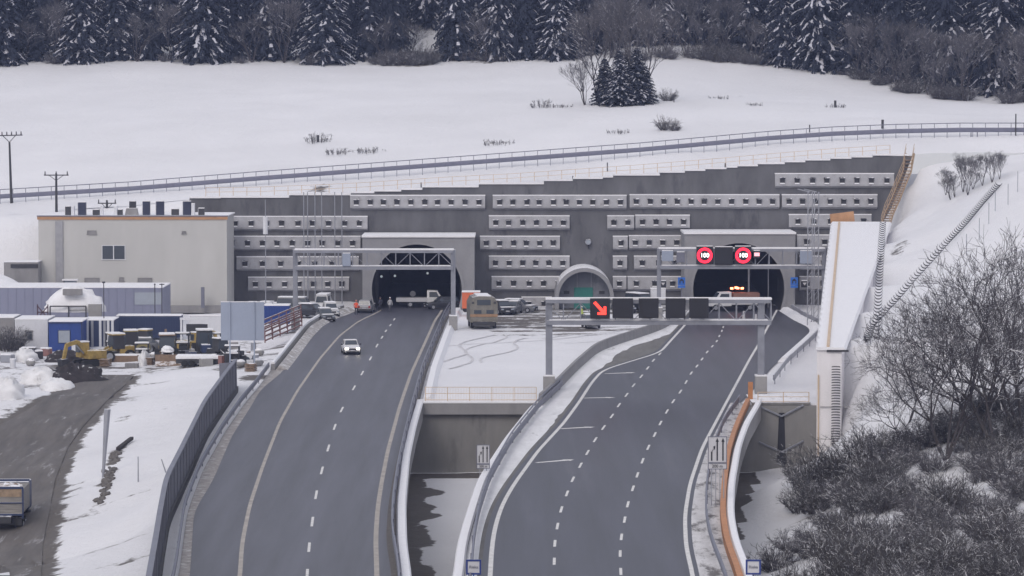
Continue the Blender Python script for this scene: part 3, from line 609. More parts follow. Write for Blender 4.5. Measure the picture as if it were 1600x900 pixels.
BE = [(1211, 1397, 272, 8), (547, 758, 306, 10), (770, 979, 306, 10), (984, 1218, 305, 11), (1222, 1371, 305, 7), (355, 574, 339, 9), (764, 890, 338, 6), (949, 991, 338, 2), (993, 1078, 337, 4), (1233, 1362, 336, 5),
      (350, 563, 370, 9), (750, 875, 370, 6), (958, 981, 370, 1), (983, 1067, 369, 4), (1246, 1330, 368, 3), (369, 560, 402, 7), (764, 890, 401, 6), (958, 980, 401, 1), (991, 1066, 401, 3), (1250, 1300, 401, 2),
      (387, 545, 434, 7), (768, 885, 433, 5), (958, 979, 433, 1), (981, 1066, 433, 3), (1250, 1300, 433, 2), (815, 862, 465, 2)]
cnt = 0; extra = MB(); AH = None
for a, b_, r, n in BE:
    xa, xb = X(a, YW - .5), X(b_, YW - .5); zt, zb = Z(r, YW - .5), Z(r + 21.5, YW - .5); hl = (zt - zb)
    bm_ = MB(); c = ((xa + xb) / 2, -.3, (zt + zb) / 2); pit = (xb - xa) / n; k = int((xb - xa) / 3.6) if n > 2 else 0
    # beam profile leaning out at the foot
    bm_.prism([(-.35, zt), (0, zt), (0, zb), (-.62, zb + .25), (-.62, zb + .5)], xa, xb, 'x')
    bo = bm_.build('anchor_beam', M['beam'], t)
    MB().box(((xa + xb) / 2, -.2, zt + .06), (xb - xa + .04, .42, .14)).build('snow_cap', M['snow'], bo)
    for i in range(n):
        x = xa + pit * (i + .5) + rnd.uniform(-.08, .08); z = zt - .85; cnt += 1
        def head(mb, mx_, my, mz):
            mb.mi = 0; mb.box((mx_, my - .13, mz + .02), (.62, .3, .58)); mb.box((mx_, my - .2, mz + .34), (.74, .5, .08), mat4=Matrix.Rotation(R(12), 3, 'X')); mb.mi = 1; mb.box((mx_, my - .14, mz - .36), (.66, .34, .16), taper=.8); mb.mi = 0
        if cnt <= 100:
            if AH is None: h_ = MB(); head(h_, 0, 0, 0); AH = h_.build('anchor_head', [M['dark'], M['snow']], bo)
            else: o = AH.copy(); S.collection.objects.link(o); o.parent = bo; AH = AH
            (AH if cnt == 1 else o).location = (x, -.48, z)
        else: head(extra, x, -.48, z)
tag(extra.build('anchor_heads', [M['dark'], M['snow']], t), kind='stuff')
lamp = thing('wall_lamp', WD(919, 378, YW - .5), 'small round floodlight on a bracket on the dark wall above the arched niche', 'lamp')
MB().bar((0, 0, 0), (0, -.25, 0), .42, .36, 12).build('lamp_housing', M['rail_l'], lamp); MB().cyl((0, -.28, 0), .3, .05, 'y').build('lens', M['glassl'], lamp); MB().sq((0, .4, -.3), (.1, 0, -.9), .12).build('bracket', M['dark'], lamp)
# railings on the crest, the side stair, the upper road guardrail
pts = []
for a, b_ in zip(xs_, xs_[1:]): 
    r = interp(WALLTOP, (a + b_) / 2) - 1; pts += [(X((a + b_) / 2, YW), YW + 1.0, Z(r, YW) + .2)]
railing('crest_railing', pts, 'pale yellow railing stepping up along the crest of the dark wall', 1.15, sp_=1.75, rr=.035, levels=(1., .5))
t = thing('side_stair', (0, 0, 0), 'steep ochre stair with railing climbing the right edge of the dark wall', 'stair'); b = MB(); rl = MB()
sp2 = [(1386, 352, 438), (1392, 332, 440), (1403, 308, 442), (1410, 290, 444), (1420, 266, 445.4), (1425, 238, 446.4)]; P = [WD(*q) for q in sp2]
for p, q in zip(P, P[1:]):
    n = int(max(3, (q - p).length / .45))
    for i in range(n): c = p.lerp(q, i / n); b.box(c + Vector((-.25, 0, -.1)), (1.0, .4, .14))
    for dx in (-.75, .3):
        rl.sq(p + Vector((dx, 0, -.15)), q + Vector((dx, 0, -.15)), .12, .3)
        for hh in (.6, 1.1): rl.bar(p + Vector((dx, 0, hh)), q + Vector((dx, 0, hh)), .04, .04, 4)
        for i in range(n // 2): c = p.lerp(q, i / (n // 2)); rl.bar(c + Vector((dx, 0, -.1)), c + Vector((dx, 0, 1.1)), .035, .035, 4)
b.build('treads', M['wood'], t); rl.build('railing', mat('ochre_weathered', (.42, .3, .2), .7, var=.2), t)
YR = 456.; t = thing('upper_guardrail', (0, 0, 0), 'long blue grey guardrail with thin top rail crossing the snowy hillside', 'guardrail')
gp = [(a, interp([(-60, 311), (0, 307), (100, 301), (200, 295), (400, 279), (600, 264), (800, 249), (1000, 234), (1200, 216), (1300, 209), (1400, 205), (1500, 203), (1700, 203)], a)) for a in range(-60, 1700, 20)]
P = [WD(a, r, YR) for a, r in gp]
MB().loft([[p + Vector((0, -.06, -.3)), p + Vector((0, .04, -.3)), p + Vector((0, .04, .3)), p + Vector((0, -.06, .3)), p + Vector((0, -.1, .12)), p + Vector((0, -.1, -.12))] for p in P]).build('rail_beam', mat('blue_grey_rail', (.15, .155, .21), .6, .2, var=.1), t)
MB().loft([[p + Vector((0, -.05, .85)), p + Vector((0, .05, .85)), p + Vector((0, .05, .96)), p + Vector((0, -.05, .96))] for p in P]).build('top_rail', M['rail'], t)
pm = None
for i, p in enumerate(P[3:-3]):
    for q in ((p,)):
        if pm is None: pm = MB().box((0, .1, -.1), (.07, .1, 2.1)).build('post', M['rail'], t); o = pm
        else: o = pm.copy(); S.collection.objects.link(o)
        o.location = q
t = thing('frame_post', WD(1522, 228, 456), 'small grey steel frame under the far end of the upper guardrail', 'frame')
m = MB(); m.box((-.42, 0, .9), (.12, .12, 2.)); m.box((.42, 0, .9), (.12, .12, 2.)); m.box((0, 0, 0), (.9, .1, .1)); m.build('frame_legs', M['rail'], t)
# ---------------------------------------------------------------- tunnel portals and niche
def portal(cx, wx0, wx1, rad, cz_, top, y, label, zfloor=0.):
    t = thing('tunnel_portal', (cx, y, 0), label, 'tunnel portal', 'tunnel portals in the anchored wall')
    a0 = math.asin(min(1, cz_ / rad)); arch = [(rad * math.cos(a), cz_ + rad * math.sin(a)) for a in np.linspace(math.pi + a0 * .9, -a0 * .9, 28)]
    arch[0] = (arch[0][0], -.05); arch[-1] = (arch[-1][0], -.05)
    poly = [(wx0 - cx, -.05), (wx0 - cx, top), (wx1 - cx, top), (wx1 - cx, -.05)] + arch[::-1]
    MB().prism(poly, 0, 9.4).build('portal_frame', M['portal'], t)
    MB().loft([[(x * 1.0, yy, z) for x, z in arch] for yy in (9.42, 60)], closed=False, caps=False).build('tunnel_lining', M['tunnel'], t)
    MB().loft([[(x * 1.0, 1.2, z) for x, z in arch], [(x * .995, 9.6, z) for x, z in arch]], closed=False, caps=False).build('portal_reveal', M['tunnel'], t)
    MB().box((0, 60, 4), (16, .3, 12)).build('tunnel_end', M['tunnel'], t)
    MB().loft([[(x * 1.06, -.12, (z - cz_) * 1.06 + cz_) for x, z in arch], [(x * .995, -.12, z) for x, z in arch], [(x * .995, .0, z) for x, z in arch]], closed=False, caps=False).build('arch_trim', M['portal'], t)
    MB().box(((wx0 + wx1) / 2 - cx, 4.6, top + .13), (wx1 - wx0 + .2, 9.6, .24)).build('snow_cap', M['snow'], t)
    return t
YP = 436.
pL = portal(X(651, YP), X(566, YP), X(741, YP), 5.75, 2.55, Z(371, YP), YP, 'left tunnel portal with pale concrete frame and dark arch')
pR = portal(X(1155, YP), X(1070, YP), X(1243, YP), 5.85, 2.6, Z(366, YP), YP, 'right tunnel portal with pale concrete frame under the speed limit gantry')
for px, r in [(596, 432), (617, 431), (668, 427)]:
    o = MB().cyl((0, 0, 0), .16, .1, 'y').build('tunnel_lamp', M['dim'], pL); o.location = WD(px, r, 452) - pL.location
o = thing('round_lamp', WD(645, 459, 446), 'pale round sign inside the left tunnel above the flatbed truck', 'sign'); MB().cyl((0, 0, 0), .38, .06, 'y').build('disc', M['signw'], o); MB().box((0, .08, -1.1), (.08, .08, 2.2)).build('post', M['rail'], o)
o = thing('tunnel_cross_frame', (X(1190, 440), 440, 0), 'dark grey gate frame standing inside the right tunnel', 'frame')
m = MB(); m.box((-1.6, 0, 2.6), (.2, .2, 5.2)); m.box((.9, 0, 3), (.12, .2, 6)); m.box((-.35, 0, 5.1), (2.6, .15, .14)); m.build('frame_bars', M['galv'], o)
# arched niche
cx, yn = X(913, 438), 438.; rad = 46 / 12.3
t = thing('arched_niche', (cx, yn, 0), 'grey half round concrete niche with green door between the two tunnels', 'service portal'); zc = Z(463, yn)
ar = lambda r, k=1: [(r * math.cos(a), zc + r * math.sin(a)) for a in np.linspace(math.pi, 0, 24)]
o1, i1 = ar(rad), ar(rad * .87)
pl = [(-rad, 0)] + o1 + [(rad, 0), (rad * .87, 0)] + i1[::-1] + [(-rad * .87, 0)]
MB().prism(pl, -2.2, 8).build('ring', M['portal'], t)
MB().prism([(-rad * .87, 0)] + i1 + [(rad * .87, 0)], .2, .5).build('back_wall', M['teal'], t)
MB().box((-.1, .1, 1.35), (2.4, .12, 2.7)).build('door', M['green'], t)
for sx in (-2.25, 2.25):
    MB().box((sx, .12, zc + .5), (.7, .1, .4)).build('louvre', M['dark'], t)
MB().box((-.9, .15, zc + 1.9), (.05, .06, 2.3)).build('joint', M['beam'], t); MB().box((.9, .15, zc + 1.9), (.05, .06, 2.3)).build('joint', M['beam'], t)
# ---------------------------------------------------------------- gantries and signals
def gantry(y, px0, px1, rtop, rbot, label, zb0=0., zb1=0., wcol=.55, over=0., xnear=0):
    x0, x1 = X(px0, y), X(px1, y); zt, zl = Z(rtop, y), Z(rbot, y)
    t = thing('gantry', ((x0 + x1) / 2, y, 0), label, 'gantry', 'steel sign gantries over the carriageways'); cx = (x0 + x1) / 2
    for x, zb in ((x0, zb0), (x1, zb1)):
        MB().box((x - cx, 0, (zt + 1.3) / 2), (wcol, wcol, zt - 1.3)).build('column', M['galv'], t, bevel=.03)
        MB().box((x - cx, 0, .75 + zb), (wcol * 1.75, wcol * 2, 1.7)).build('footing', M['conc_s'], t, bevel=.05)
        MB().box((x - cx, 0, 1.64 + zb), (wcol * 1.75, wcol * 2, .12)).build('snow_cap', M['snow'], t)
    b = MB(); a, c = x0 - cx - over * .3, x1 - cx + over; ch = .32
    for dy in (-.45, .45):
        b.sq((a, dy, zt - .2), (c, dy, zt - .2), ch, .34); b.sq((a, dy, zl + .2), (c, dy, zl + .2), ch, .4)
        n = int((c - a) / 1.55)
        for i in range(n + 1):
            x = a + (c - a) * i / n; b.sq((x, dy, zl + .3), (x, dy, zt - .3), .1)
            if i < n and dy < 0: b.sq((x, dy + .06, zl + .35 if i % 2 else zt - .35), (x + (c - a) / n, dy + .06, zt - .35 if i % 2 else zl + .35), .07)
    for i in range(0, n + 1, 2): x = a + (c - a) * i / n; b.sq((x, -.45, zl + .2), (x, .45, zl + .2), .1)
    b.build('truss', M['galv'], t)
    s = MB()
    for dy in (-.45, .45): s.sq((a - .05, dy, zt + .04), (c + .05, dy, zt + .04), .4, .16); s.sq((a + .3, dy, zl + .45), (c - .3, dy, zl + .45), .3, .08)
    s.build('snow_cover', M['snow'], t); return t
gantry(400, 461, 708, 390, 421, 'empty steel gantry spanning the left carriageway before the left tunnel')
gantry(415, 1030, 1288, 388, 420, 'far steel gantry over the right carriageway carrying two lit speed limits', wcol=.5)
gantry(316, 858, 1190, 467, 507, 'near steel gantry over the right carriageway carrying the red arrow', wcol=.62, over=.9)
def panel(px0, px1, r0, r1, y, label, name='signal_panel', cat='signal', m='black', group=None, th=.35):
    a, b_ = WD(px0, r0, y), WD(px1, r1, y); c = ((a.x + b_.x) / 2, y, (a.z + b_.z) / 2); t = thing(name, c, label, cat, group)
    MB().box((0, 0, 0), (b_.x - a.x, th, a.z - b_.z)).build('housing', M[m], t, bevel=.05)
    MB().box((0, 0, (a.z - b_.z) / 2 + .05), (b_.x - a.x - .1, th, .08)).build('snow_cap', M['snow'], t)
    return t, (b_.x - a.x, a.z - b_.z)
SY = 315.1
t, (w_, h_) = panel(922, 953, 466, 498, SY, 'black signal panel showing a lit red diagonal arrow')
b = MB(); k = w_ / 2
b.prism([(-.68 * k, .55 * k), (-.45 * k, .74 * k), (.22 * k, -.0 * k), (0, -.2 * k)], -.24, -.19)
b.prism([(.62 * k, .22 * k), (.62 * k, -.62 * k), (-.24 * k, -.62 * k), (-.24 * k, -.36 * k), (.36 * k, -.36 * k), (.36 * k, .22 * k)], -.24, -.19)
b.prism([(.2 * k, .02 * k), (.36 * k, -.14 * k), (.36 * k, -.36 * k), (.14 * k, -.36 * k), (-.02 * k, -.2 * k)], -.239, -.191)
b.build('red_arrow', M['red'], t)
for i, (a, c, lb) in enumerate([(957, 989, 'unlit black signal panel just right of the lit red arrow'), (998, 1029, 'unlit black signal panel second right of the lit red arrow'), (1040, 1071, 'unlit black signal panel third right of the lit red arrow'), (1077, 1107, 'unlit black signal panel last on the near gantry')]):
    panel(a, c, 466, 497, SY, lb, group='unlit signal panels on the near gantry')
for px, who in ((1101, 'left'), (1161, 'right')):
    t, (w_, h_) = panel(px - 13, px + 13, 385, 413, 414.2, 'lit round red speed limit 100 sign, %s one on the far gantry' % who, name='speed_limit_sign', cat='speed sign', group='lit speed limit signs')
    n = 28; ro, ri = w_ * .47, w_ * .31; b = MB()
    o_ = [(ro * math.cos(a), ro * math.sin(a)) for a in np.linspace(0, 2 * math.pi, n, endpoint=False)]; i_ = [(ri * math.cos(a), ri * math.sin(a)) for a in np.linspace(0, 2 * math.pi, n, endpoint=False)]
    b.add([(p[0], -.24, p[1]) for p in o_ + i_], [(k, (k + 1) % n, n + (k + 1) % n, n + k) for k in range(n)]); b.build('red_ring', M['redr'], t)
    text('digits', '100', w_ * .36, M['wled'], t, (0, -.25, 0))
t, _ = panel(1117, 1145, 386, 414, 414.2, 'blank dark panel between the two lit speed limits')
t, (w_, h_) = panel(1177, 1188, 392, 404, 414.2, 'small dark panel with pink lit plate beside the right speed limit'); MB().box((0, -.2, .05), (w_ * .75, .05, h_ * .45)).build('lit_plate', M['pink'], t)
t, _ = panel(1034, 1052, 392, 408, 414.3, 'grey ventilated cabinet at the left end of the far gantry', m='signg', cat='cabinet', name='gantry_cabinet')
t, _ = panel(1057, 1070, 394, 410, 414.3, 'dark cabinet left of the lit speed limits on the far gantry', m='rail', cat='cabinet', name='gantry_cabinet')
t, _ = panel(1250, 1270, 392, 412, 414.3, 'pale blue grey cabinet at the right end of the far gantry', m='signg', cat='cabinet', name='gantry_cabinet')
t, _ = panel(535, 548, 396, 416, 399.4, 'pale cabinet hanging on the truss of the empty left gantry', m='signg', cat='cabinet', name='gantry_cabinet')
def round_sign(px, r0, r1, y, label, kind):
    t = thing('tunnel_sign', WD(px, (r0 + r1) / 2, y), label, 'sign'); h = Z(r0, y) - Z(r1, y)
    if kind == 'blue':
        MB().box((0, 0, h * .12), (h * .68, .06, h * .72)).build('sign_plate', M['signb'], t, bevel=.03); MB().box((0, 0, -h * .38), (h * .68, .06, h * .22)).build('lower_plate', M['signb'], t)
        o = MB(); o.prism([(-h * .2, -h * .08), (-h * .2, h * .2), (0, h * .38), (h * .2, h * .2), (h * .2, -h * .08), (h * .1, -h * .08), (h * .1, h * .14), (-h * .1, h * .14), (-h * .1, -h * .08)], -.05, -.035); o.build('tunnel_symbol', M['black'], t)
    MB().box((0, .08, -h * .9), (.07, .07, h * 1.2)).build('post', M['rail'], t); return t
round_sign(1065, 433, 450, 434, 'blue tunnel sign on the left side of the right portal', 'blue')
round_sign(1241, 433, 450, 434, 'blue tunnel sign on the right side of the right portal', 'blue')
for px, lb in ((1036, 'small black and white lane signal left of the right portal'), (1257, 'small black and white lane signal right of the right portal')):
    t, (w_, h_) = panel(px - 5, px + 5, 439, 449, 433, lb, name='lane_signal'); b = MB(); b.prism([(-.25, .2), (.25, .2), (0, -.15)], -.23, -.19); b.build('symbol', M['signw'], t)
# lane signs on posts
def lane_sign(px, r0, r1, wpx, y, zg, label, posts=2):
    a = WD(px, r0, y); bz = Z(r1, y); h = a.z - bz; w_ = wpx / (F / y); t = thing('lane_sign', (a.x, y, zg), label, 'road sign', 'lane merge signs'); z = lambda q: bz + h * q - zg
    MB().box((0, 0, z(.6)), (w_, .06, h * .79)).build('sign_plate', M['signw'], t); MB().box((0, 0, z(.09)), (w_, .06, h * .17)).build('distance_plate', M['signw'], t)
    fr = MB()
    for q0, q1 in ((.205, .995), (.005, .175)):
        for q in (q0, q1): fr.box((0, -.035, z(q)), (w_, .03, .05))
        for sx in (-1, 1): fr.box((sx * (w_ / 2 - .025), -.035, z((q0 + q1) / 2)), (.05, .028, h * (q1 - q0)))
    fr.build('sign_frame', M['rail'], t); ar = MB(); k = w_ / 2
    for x in (-.02, .58):
        ar.box((x * k, -.045, z(.55)), (.1 * w_ / 1.4, .02, h * .58)); ar.prism([((x - .17) * k, z(.84)), ((x + .17) * k, z(.84)), (x * k, z(.96))], -.055, -.035)
    ar.box((-.6 * k, -.045, z(.4)), (.1 * w_ / 1.4, .02, h * .28)); ar.sq((-.6 * k, -.045, z(.53)), (-.34 * k, -.045, z(.66)), .1 * w_ / 1.4, .02)
    ar.prism([(-.45 * k, z(.69)), (-.22 * k, z(.72)), (-.26 * k, z(.58))], -.055, -.035); ar.build('lane_arrows', M['black'], t)
    text('distance', '200 m', h * .13, M['black'], t, (0, -.045, z(.09)))
    for sx in ((-.25, .25) if posts == 2 else (-.3, -.08, .14, .34)):
        MB().box((sx * w_, .06, (z(0) + h) / 2 + z(0) * 0), (.06, .06, z(0) + h)).build('post', M['rail_l'], t)
    return t
lane_sign(755, 695, 732, 21, 247.5, 0, 'smaller black arrow lane sign standing before the abutment wall between the bridges', 2)
lane_sign(1121, 682, 733, 30, 214 + 16, 0, 'larger black arrow lane sign on four posts beside the orange strip', 4)
for px, lb, tx in ((740, 'blue framed name sign on the median parapet at the bottom edge', 'Rieka'), (1177, 'blue framed name sign in front of the snowy slope right of the orange strip', 'Rieka')):
    y = 190.; a = WD(px, 886, y); t = thing('name_sign', (a.x, y, a.z - 1.4), lb, 'road sign', 'blue framed name signs'); s_ = 24 * y / F; z = 1.4
    MB().box((0, 0, z), (s_, .05, s_)).build('sign_plate', M['signw'], t); fr = MB(); q = s_ / 2 - .05
    for k in (-1, 1): fr.box((0, -.03, z + k * q), (s_, .04, .1)); fr.box((k * q, -.031, z), (.1, .038, s_ - .18))
    fr.build('blue_frame', M['navyp'], t); text('lettering', tx, s_ * .27, M['rail'], t, (0, -.04, z)); MB().box((0, .06, z / 2 - .8), (.07, .07, z + 2.2)).build('post', M['signb'] if px < 800 else M['rail'], t)
y = 343.; a = WD(379, 502, y); t = thing('sign_board', (a.x, y, -.3), 'big blue grey back of a road sign on two posts above the noise wall', 'road sign'); bw, bh = 68 * y / F, 60 * y / F
MB().box((0, 0, a.z + .3), (bw, .08, bh)).build('sign_plate', M['signg'], t, bevel=.03)
for sx in (-.29, .27): MB().box((sx * bw, -.12, (a.z + bh / 2) / 2 + .1), (.13, .13, a.z + bh / 2 + .5)).build('post', M['signg'], t)
MB().box((0, 0, a.z + .3 + bh / 2 + .04), (bw, .12, .07)).build('snow_cap', M['snow'], t)
# poles
def pole(px, r0, y, zb, label, name='slim_mast', cat='mast', r=.075, group='slim masts by the left tunnel', lum=True, m='rail_l'):
    h = Z(r0, y) - zb; t = thing(name, (X(px, y), y, zb), label, cat, group); MB().bar((0, 0, 0), (0, 0, h), r, r * .75, 8).build('pole', M[m], t)
    return t
for px, lb in [(474.5, 'slim grey mast, first from the left of six'), (480.5, 'slim grey mast, second from the left of six'), (492, 'slim grey mast, third from the left of six'), (502.5, 'slim grey mast, fourth from the left of six'), (523, 'slim grey mast, fifth from the left of six'), (534, 'slim grey mast, rightmost of six')]:
    pole(px, 300, 443.8, -.1, lb)
t = pole(414.5, 312, 400, -.1, 'tall thin mast with a fat white cylinder near its top by the white building', name='camera_mast', group=None, r=.06)
MB().cyl((0, 0, Z(351, 400)), .28, 2., 'z').build('cylinder_housing', M['panel_w'], t)
for px in (1265, 1275):
    t = thing('lattice_mast', (X(px + 1, 405), 405, 0), 'tall grey lattice mast right of the far gantry, %s of two' % ('left' if px < 1270 else 'right'), 'mast', 'lattice masts'); h = Z(300, 405); b = MB()
    for sx in (-.26, .26): b.box((sx, 0, h / 2), (.11, .11, h))
    for i in range(22): b.sq((-.26, 0, h * i / 22), (.26, 0, h * (i + 1) / 22), .05)
    b.build('lattice', M['rail_l'], t); MB().sq((0, 0, h), (-1.5, 0, h + .35), .14, .1).build('arm', M['rail_l'], t)
def power_pole(px, rtop, rbase, y, label, arms=3, wide=1.6, braces=False, tilt=0.):
    zb = min(ground(X(px, y), y), Z(rbase, y)); h = Z(rtop, y) - zb; t = thing('power_pole', (X(px, y), y, zb), label, 'power pole', 'wooden power poles'); t.rotation_euler = (0, R(tilt), 0)
    ht = h * (.86 if braces else .95); MB().bar((0, 0, -.3), (0, 0, ht), .2, .13, 8).build('pole', M['darkp'], t)
    b = MB(); za = h - .55; b.sq((-wide, 0, za), (wide, 0, za), .14)
    if braces: b.sq((0, 0, ht), (-wide * .5, 0, za), .09); b.sq((0, 0, ht), (wide * .5, 0, za), .09)
    else: b.sq((0, 0, za - .7), (wide * .6, 0, za), .07); b.sq((0, 0, za - .7), (-wide * .6, 0, za), .07)
    b.build('crossarm', M['darkp'], t)
    for i in range(arms):
        x = -wide * .9 + 1.8 * wide * i / (arms - 1); MB().bar((x, 0, za), (x, 0, za + .5), .1, .06, 6).build('insulator', M['darkp'], t)
    return t
power_pole(18, 205, 328, 456, 'tall dark power pole with braced crossarm standing alone on the snowfield at far left', 6, 1.75, True, -1.4)
power_pole(88, 267, 345, 446, 'dark power pole with three insulators behind the left end of the white building')
power_pole(167, 311, 345, 446, 'short dark T shaped power pole just behind the roof of the white building', 2, 1.2)
p = thing('lamp_post', (X(161, 392), 392, -1.2), 'thin dark lamp post beside the blue site cabin', 'lamp post'); MB().bar((0, 0, 0), (0, 0, Z(441, 392) + 1.2), .06, .05, 6).build('pole', M['dark'], p); MB().box((0, 0, Z(441, 392) + 1.2), (.35, .2, .18)).build('lamp_head', M['dark'], p)
for px in (241, 252): p = thing('thin_post', (X(px, 404), 404, -1), 'thin dark post in front of the blue grey hall, %s of two' % ('left' if px < 245 else 'right'), 'post', 'thin posts by the hall'); MB().bar((0, 0, 0), (0, 0, Z(443, 404) + 1), .06, .06, 6).build('pole', M['dark'], p); MB().box((0, 0, Z(443, 404) + .9), (.6 if px > 245 else .2, .1, .1)).build('crossbar', M['dark'], p)
# ---------------------------------------------------------------- white building and halls
YB = 432.; bx0, bx1 = X(59.5, YB), X(354, YB); bt = Z(338, YB); t = thing('white_building', ((bx0 + bx1) / 2, YB, 0), 'large flat roofed white building with ochre roof trim at left', 'building'); BW = bx1 - bx0; c0 = (bx0 + bx1) / 2
MB().box((0, 5.5, bt / 2 - 1), (BW, 11, bt + 2)).build('wall', M['white'], t)
MB().box((0, 5.5, bt + .06), (BW + .3, 11.3, .12)).build('roof', M['snow'], t)
MB().box((0, -.06, bt - .2), (BW + .25, .14, .42)).build('roof_trim', M['ochre'], t); MB().box((0, -.1, bt + .05), (BW + .35, .24, .14)).build('roof_edge', M['rail'], t)
MB().box((X(92, YB) - c0, -.1, bt / 2 - .6), (.95, .2, bt)).build('pilaster', mat('grey_plaster', (.3, .3, .32), .8), t)
def bwin(x0, x1, r0, r1, m, name='window', mull=1):
    a, c = WD(x0, r0, YB), WD(x1, r1, YB); x = (a.x + c.x) / 2 - c0; z = (a.z + c.z) / 2; w_ = c.x - a.x; h = a.z - c.z
    f = MB(); f.box((x, -.03, z + h / 2 + .04), (w_ + .16, .1, .08)); f.box((x, -.05, z - h / 2 - .04), (w_ + .3, .16, .08)); f.box((x - w_ / 2 - .04, -.03, z), (.08, .1, h)); f.box((x + w_ / 2 + .04, -.03, z), (.08, .1, h))
    for i in range(mull): f.box((x - w_ / 2 + w_ * (i + 1) / (mull + 1), -.03, z), (.12, .1, h))
    o = f.build(name, M['panel_w'] if mull else M['conc'], t); MB().box((x, .0, z), (w_, .06, h)).build('pane' if mull else 'grille', m, o)
bwin(160, 195, 384, 405, M['glass']); bwin(133, 155, 435, 442, M['conc'], 'vent', 0); bwin(216, 237, 435, 442, M['conc'], 'vent', 0); bwin(137, 150, 361, 366, M['conc'], 'vent', 0); bwin(285, 290, 362, 365, M['conc'], 'vent', 0); bwin(187, 193, 434, 439, M['conc'], 'vent', 0)
e = thing('entrance_canopy', (X(109, 430), 430, Z(447, 430)), 'small glazed hatch with snowy canopy at the left part of the white building', 'canopy'); MB().box((0, 0, .1), (1.5, .9, 1.2)).build('hatch_body', M['glassl'], e); MB().box((0, -.1, .8), (1.9, 1.3, .16)).build('snow_cap', M['snow'], e); MB().box((-.75, -.45, .2), (.12, .12, 1.4)).build('post', M['dark'], e)
MB().box((X(303, YB) - c0, -.5, .35), (X(352, YB) - X(255, YB), 1.0, .9)).build('plinth', M['conc'], t)
o = MB().box((0, 0, 1.3), (.42, .42, 2.6)).build('vent_pipe', M['rail']); o.location = (X(316, 430), 430, .6); tag(o, 'dark vertical vent pipe against the right part of the white building', 'pipe')
ru = [(102, 110, 323, 'd'), (111, 116, 323, 'p'), (122, 134, 316.5, 'n'), (145, 155, 328, 'd'), (157, 161, 323, 'p'), (178, 183, 323, 'p'), (184, 191, 328, 'd'), (195, 216, 326, 'g'), (202, 212, 315, 'f'), (223, 234, 315, 'n'), (244, 256, 315, 'n'), (268, 279, 327, 'd'), (286, 298, 315, 'n'), (299, 304, 319, 'p'), (310, 319, 326, 'd')]
nm = {'d': 'low dark', 'n': 'tall navy', 'p': 'slim pale', 'g': 'wide grey hooded', 'f': 'dark square framed'}
for i, (a, b_, r, k) in enumerate(ru):
    h = max(.5, Z(r, YB + 1) - bt - .1 - (.9 if k == 'f' else 0)); w_ = (b_ - a) * YB / F; near = 'beside the power pole' if a < 118 else 'left of the middle of the roof' if a < 190 else 'near the middle of the roof' if a < 260 else 'near the right end of the roof'
    o = thing('roof_unit', ((X(a, YB + 1) + X(b_, YB + 1)) / 2, YB + 1.2, bt + .12 + (.9 if k == 'f' else 0)), '%s roof unit on the white building, number %d from its left edge' % (nm[k], i + 1), 'roof unit', 'ventilation units on the flat roof')
    MB().box((0, 0, h / 2), (w_, .8, h), taper=.8 if k == 'g' else 1).build('housing', {'d': M['darkp'], 'n': M['unit'], 'p': M['panel_w'], 'g': M['conc'], 'f': M['dark']}[k], o); MB().box((-w_ * .45, .15, h / 2), (w_ * .3, .7, h * .98)).build('side_duct', M['panel_w'], o) if k in 'dn' else None
    MB().box((0, 0, h + .05), (w_ * (.82 if k == 'g' else 1), .8, .08)).build('snow_cap', M['snow'], o)
def boxthing(name, px0, px1, r0, r1, y, depth, m, label, cat, group=None, zsnow=.14, rz=0):
    a, c = WD(px0, r0, y), WD(px1, r1, y); w_ = c.x - a.x; h = a.z - c.z; o = thing(name, ((a.x + c.x) / 2, y, c.z), label, cat, group, rz)
    b = MB().box((0, depth / 2, h / 2), (w_, depth, h)).build('body', M[m], o)
    if zsnow: MB().box((0, depth / 2, h + zsnow / 2), (w_ + .08, depth + .1, zsnow)).build('snow_cap', M['snow'], o, bevel=.05)
    return o, w_, h
o, w_, h = boxthing('storage_hall', -60, 255, 450, 498, 411, 9, 'bgrey', 'long low blue grey hall with snowy roof in front of the white building', 'building')
MB().box((w_ / 2 - 1.8, -.05, h * .66), (3.2, .06, h * .4)).build('gate', M['glassl'], o); r_ = MB()
for i in range(24): r_.box((-w_ / 2 + .5 + i * w_ / 24, -.02, h / 2), (.06, .05, h * .98))
r_.build('cladding_ribs', M['bgrey'], o)
def ribs(o, w_, h, m, n=14, y=-.04):
    b = MB()
    for i in range(n): b.box((-w_ / 2 + w_ * (i + .5) / n, y, h / 2), (w_ / n * .45, .06, h * .9))
    b.build('corrugation', M[m], o)
o, w_, h = boxthing('shipping_container', 182, 283, 494, 528, 399, 2.4, 'navy', 'long navy container with snowy roof in front of the blue grey hall', 'container'); ribs(o, w_, h, 'navy', 26)
o, w_, h = boxthing('shipping_container', 412, 452, 478, 506, 396, 2.4, 'blue', 'short blue container with snow on top behind the red brown ramp', 'container'); ribs(o, w_, h, 'blue', 10)
o, w_, h = boxthing('site_cabin', 23, 75, 500, 548, 388, 6, 'panel_w', 'white site cabin with one small window and snowy roof', 'cabin')
f = MB().box((-.1 - w_ * .05, -.04, h * .5), (.95, .08, 1.15)).build('window_frame', M['conc'], o); MB().box((-.1 - w_ * .05, -.09, h * .5), (.7, .05, .9)).build('pane', M['glass'], f)
o, w_, h = boxthing('site_cabin', 76, 129, 503, 549, 386, 5.8, 'blue', 'bright blue site cabin with pale window and snowy roof', 'cabin')
f = MB().box((-.15, -.04, h * .5), (1.4, .06, 1.5)).build('window_frame', M['navy'], o); MB().box((-.15, -.08, h * .5), (1.25, .05, 1.35)).build('pane', M['glassl'], f)
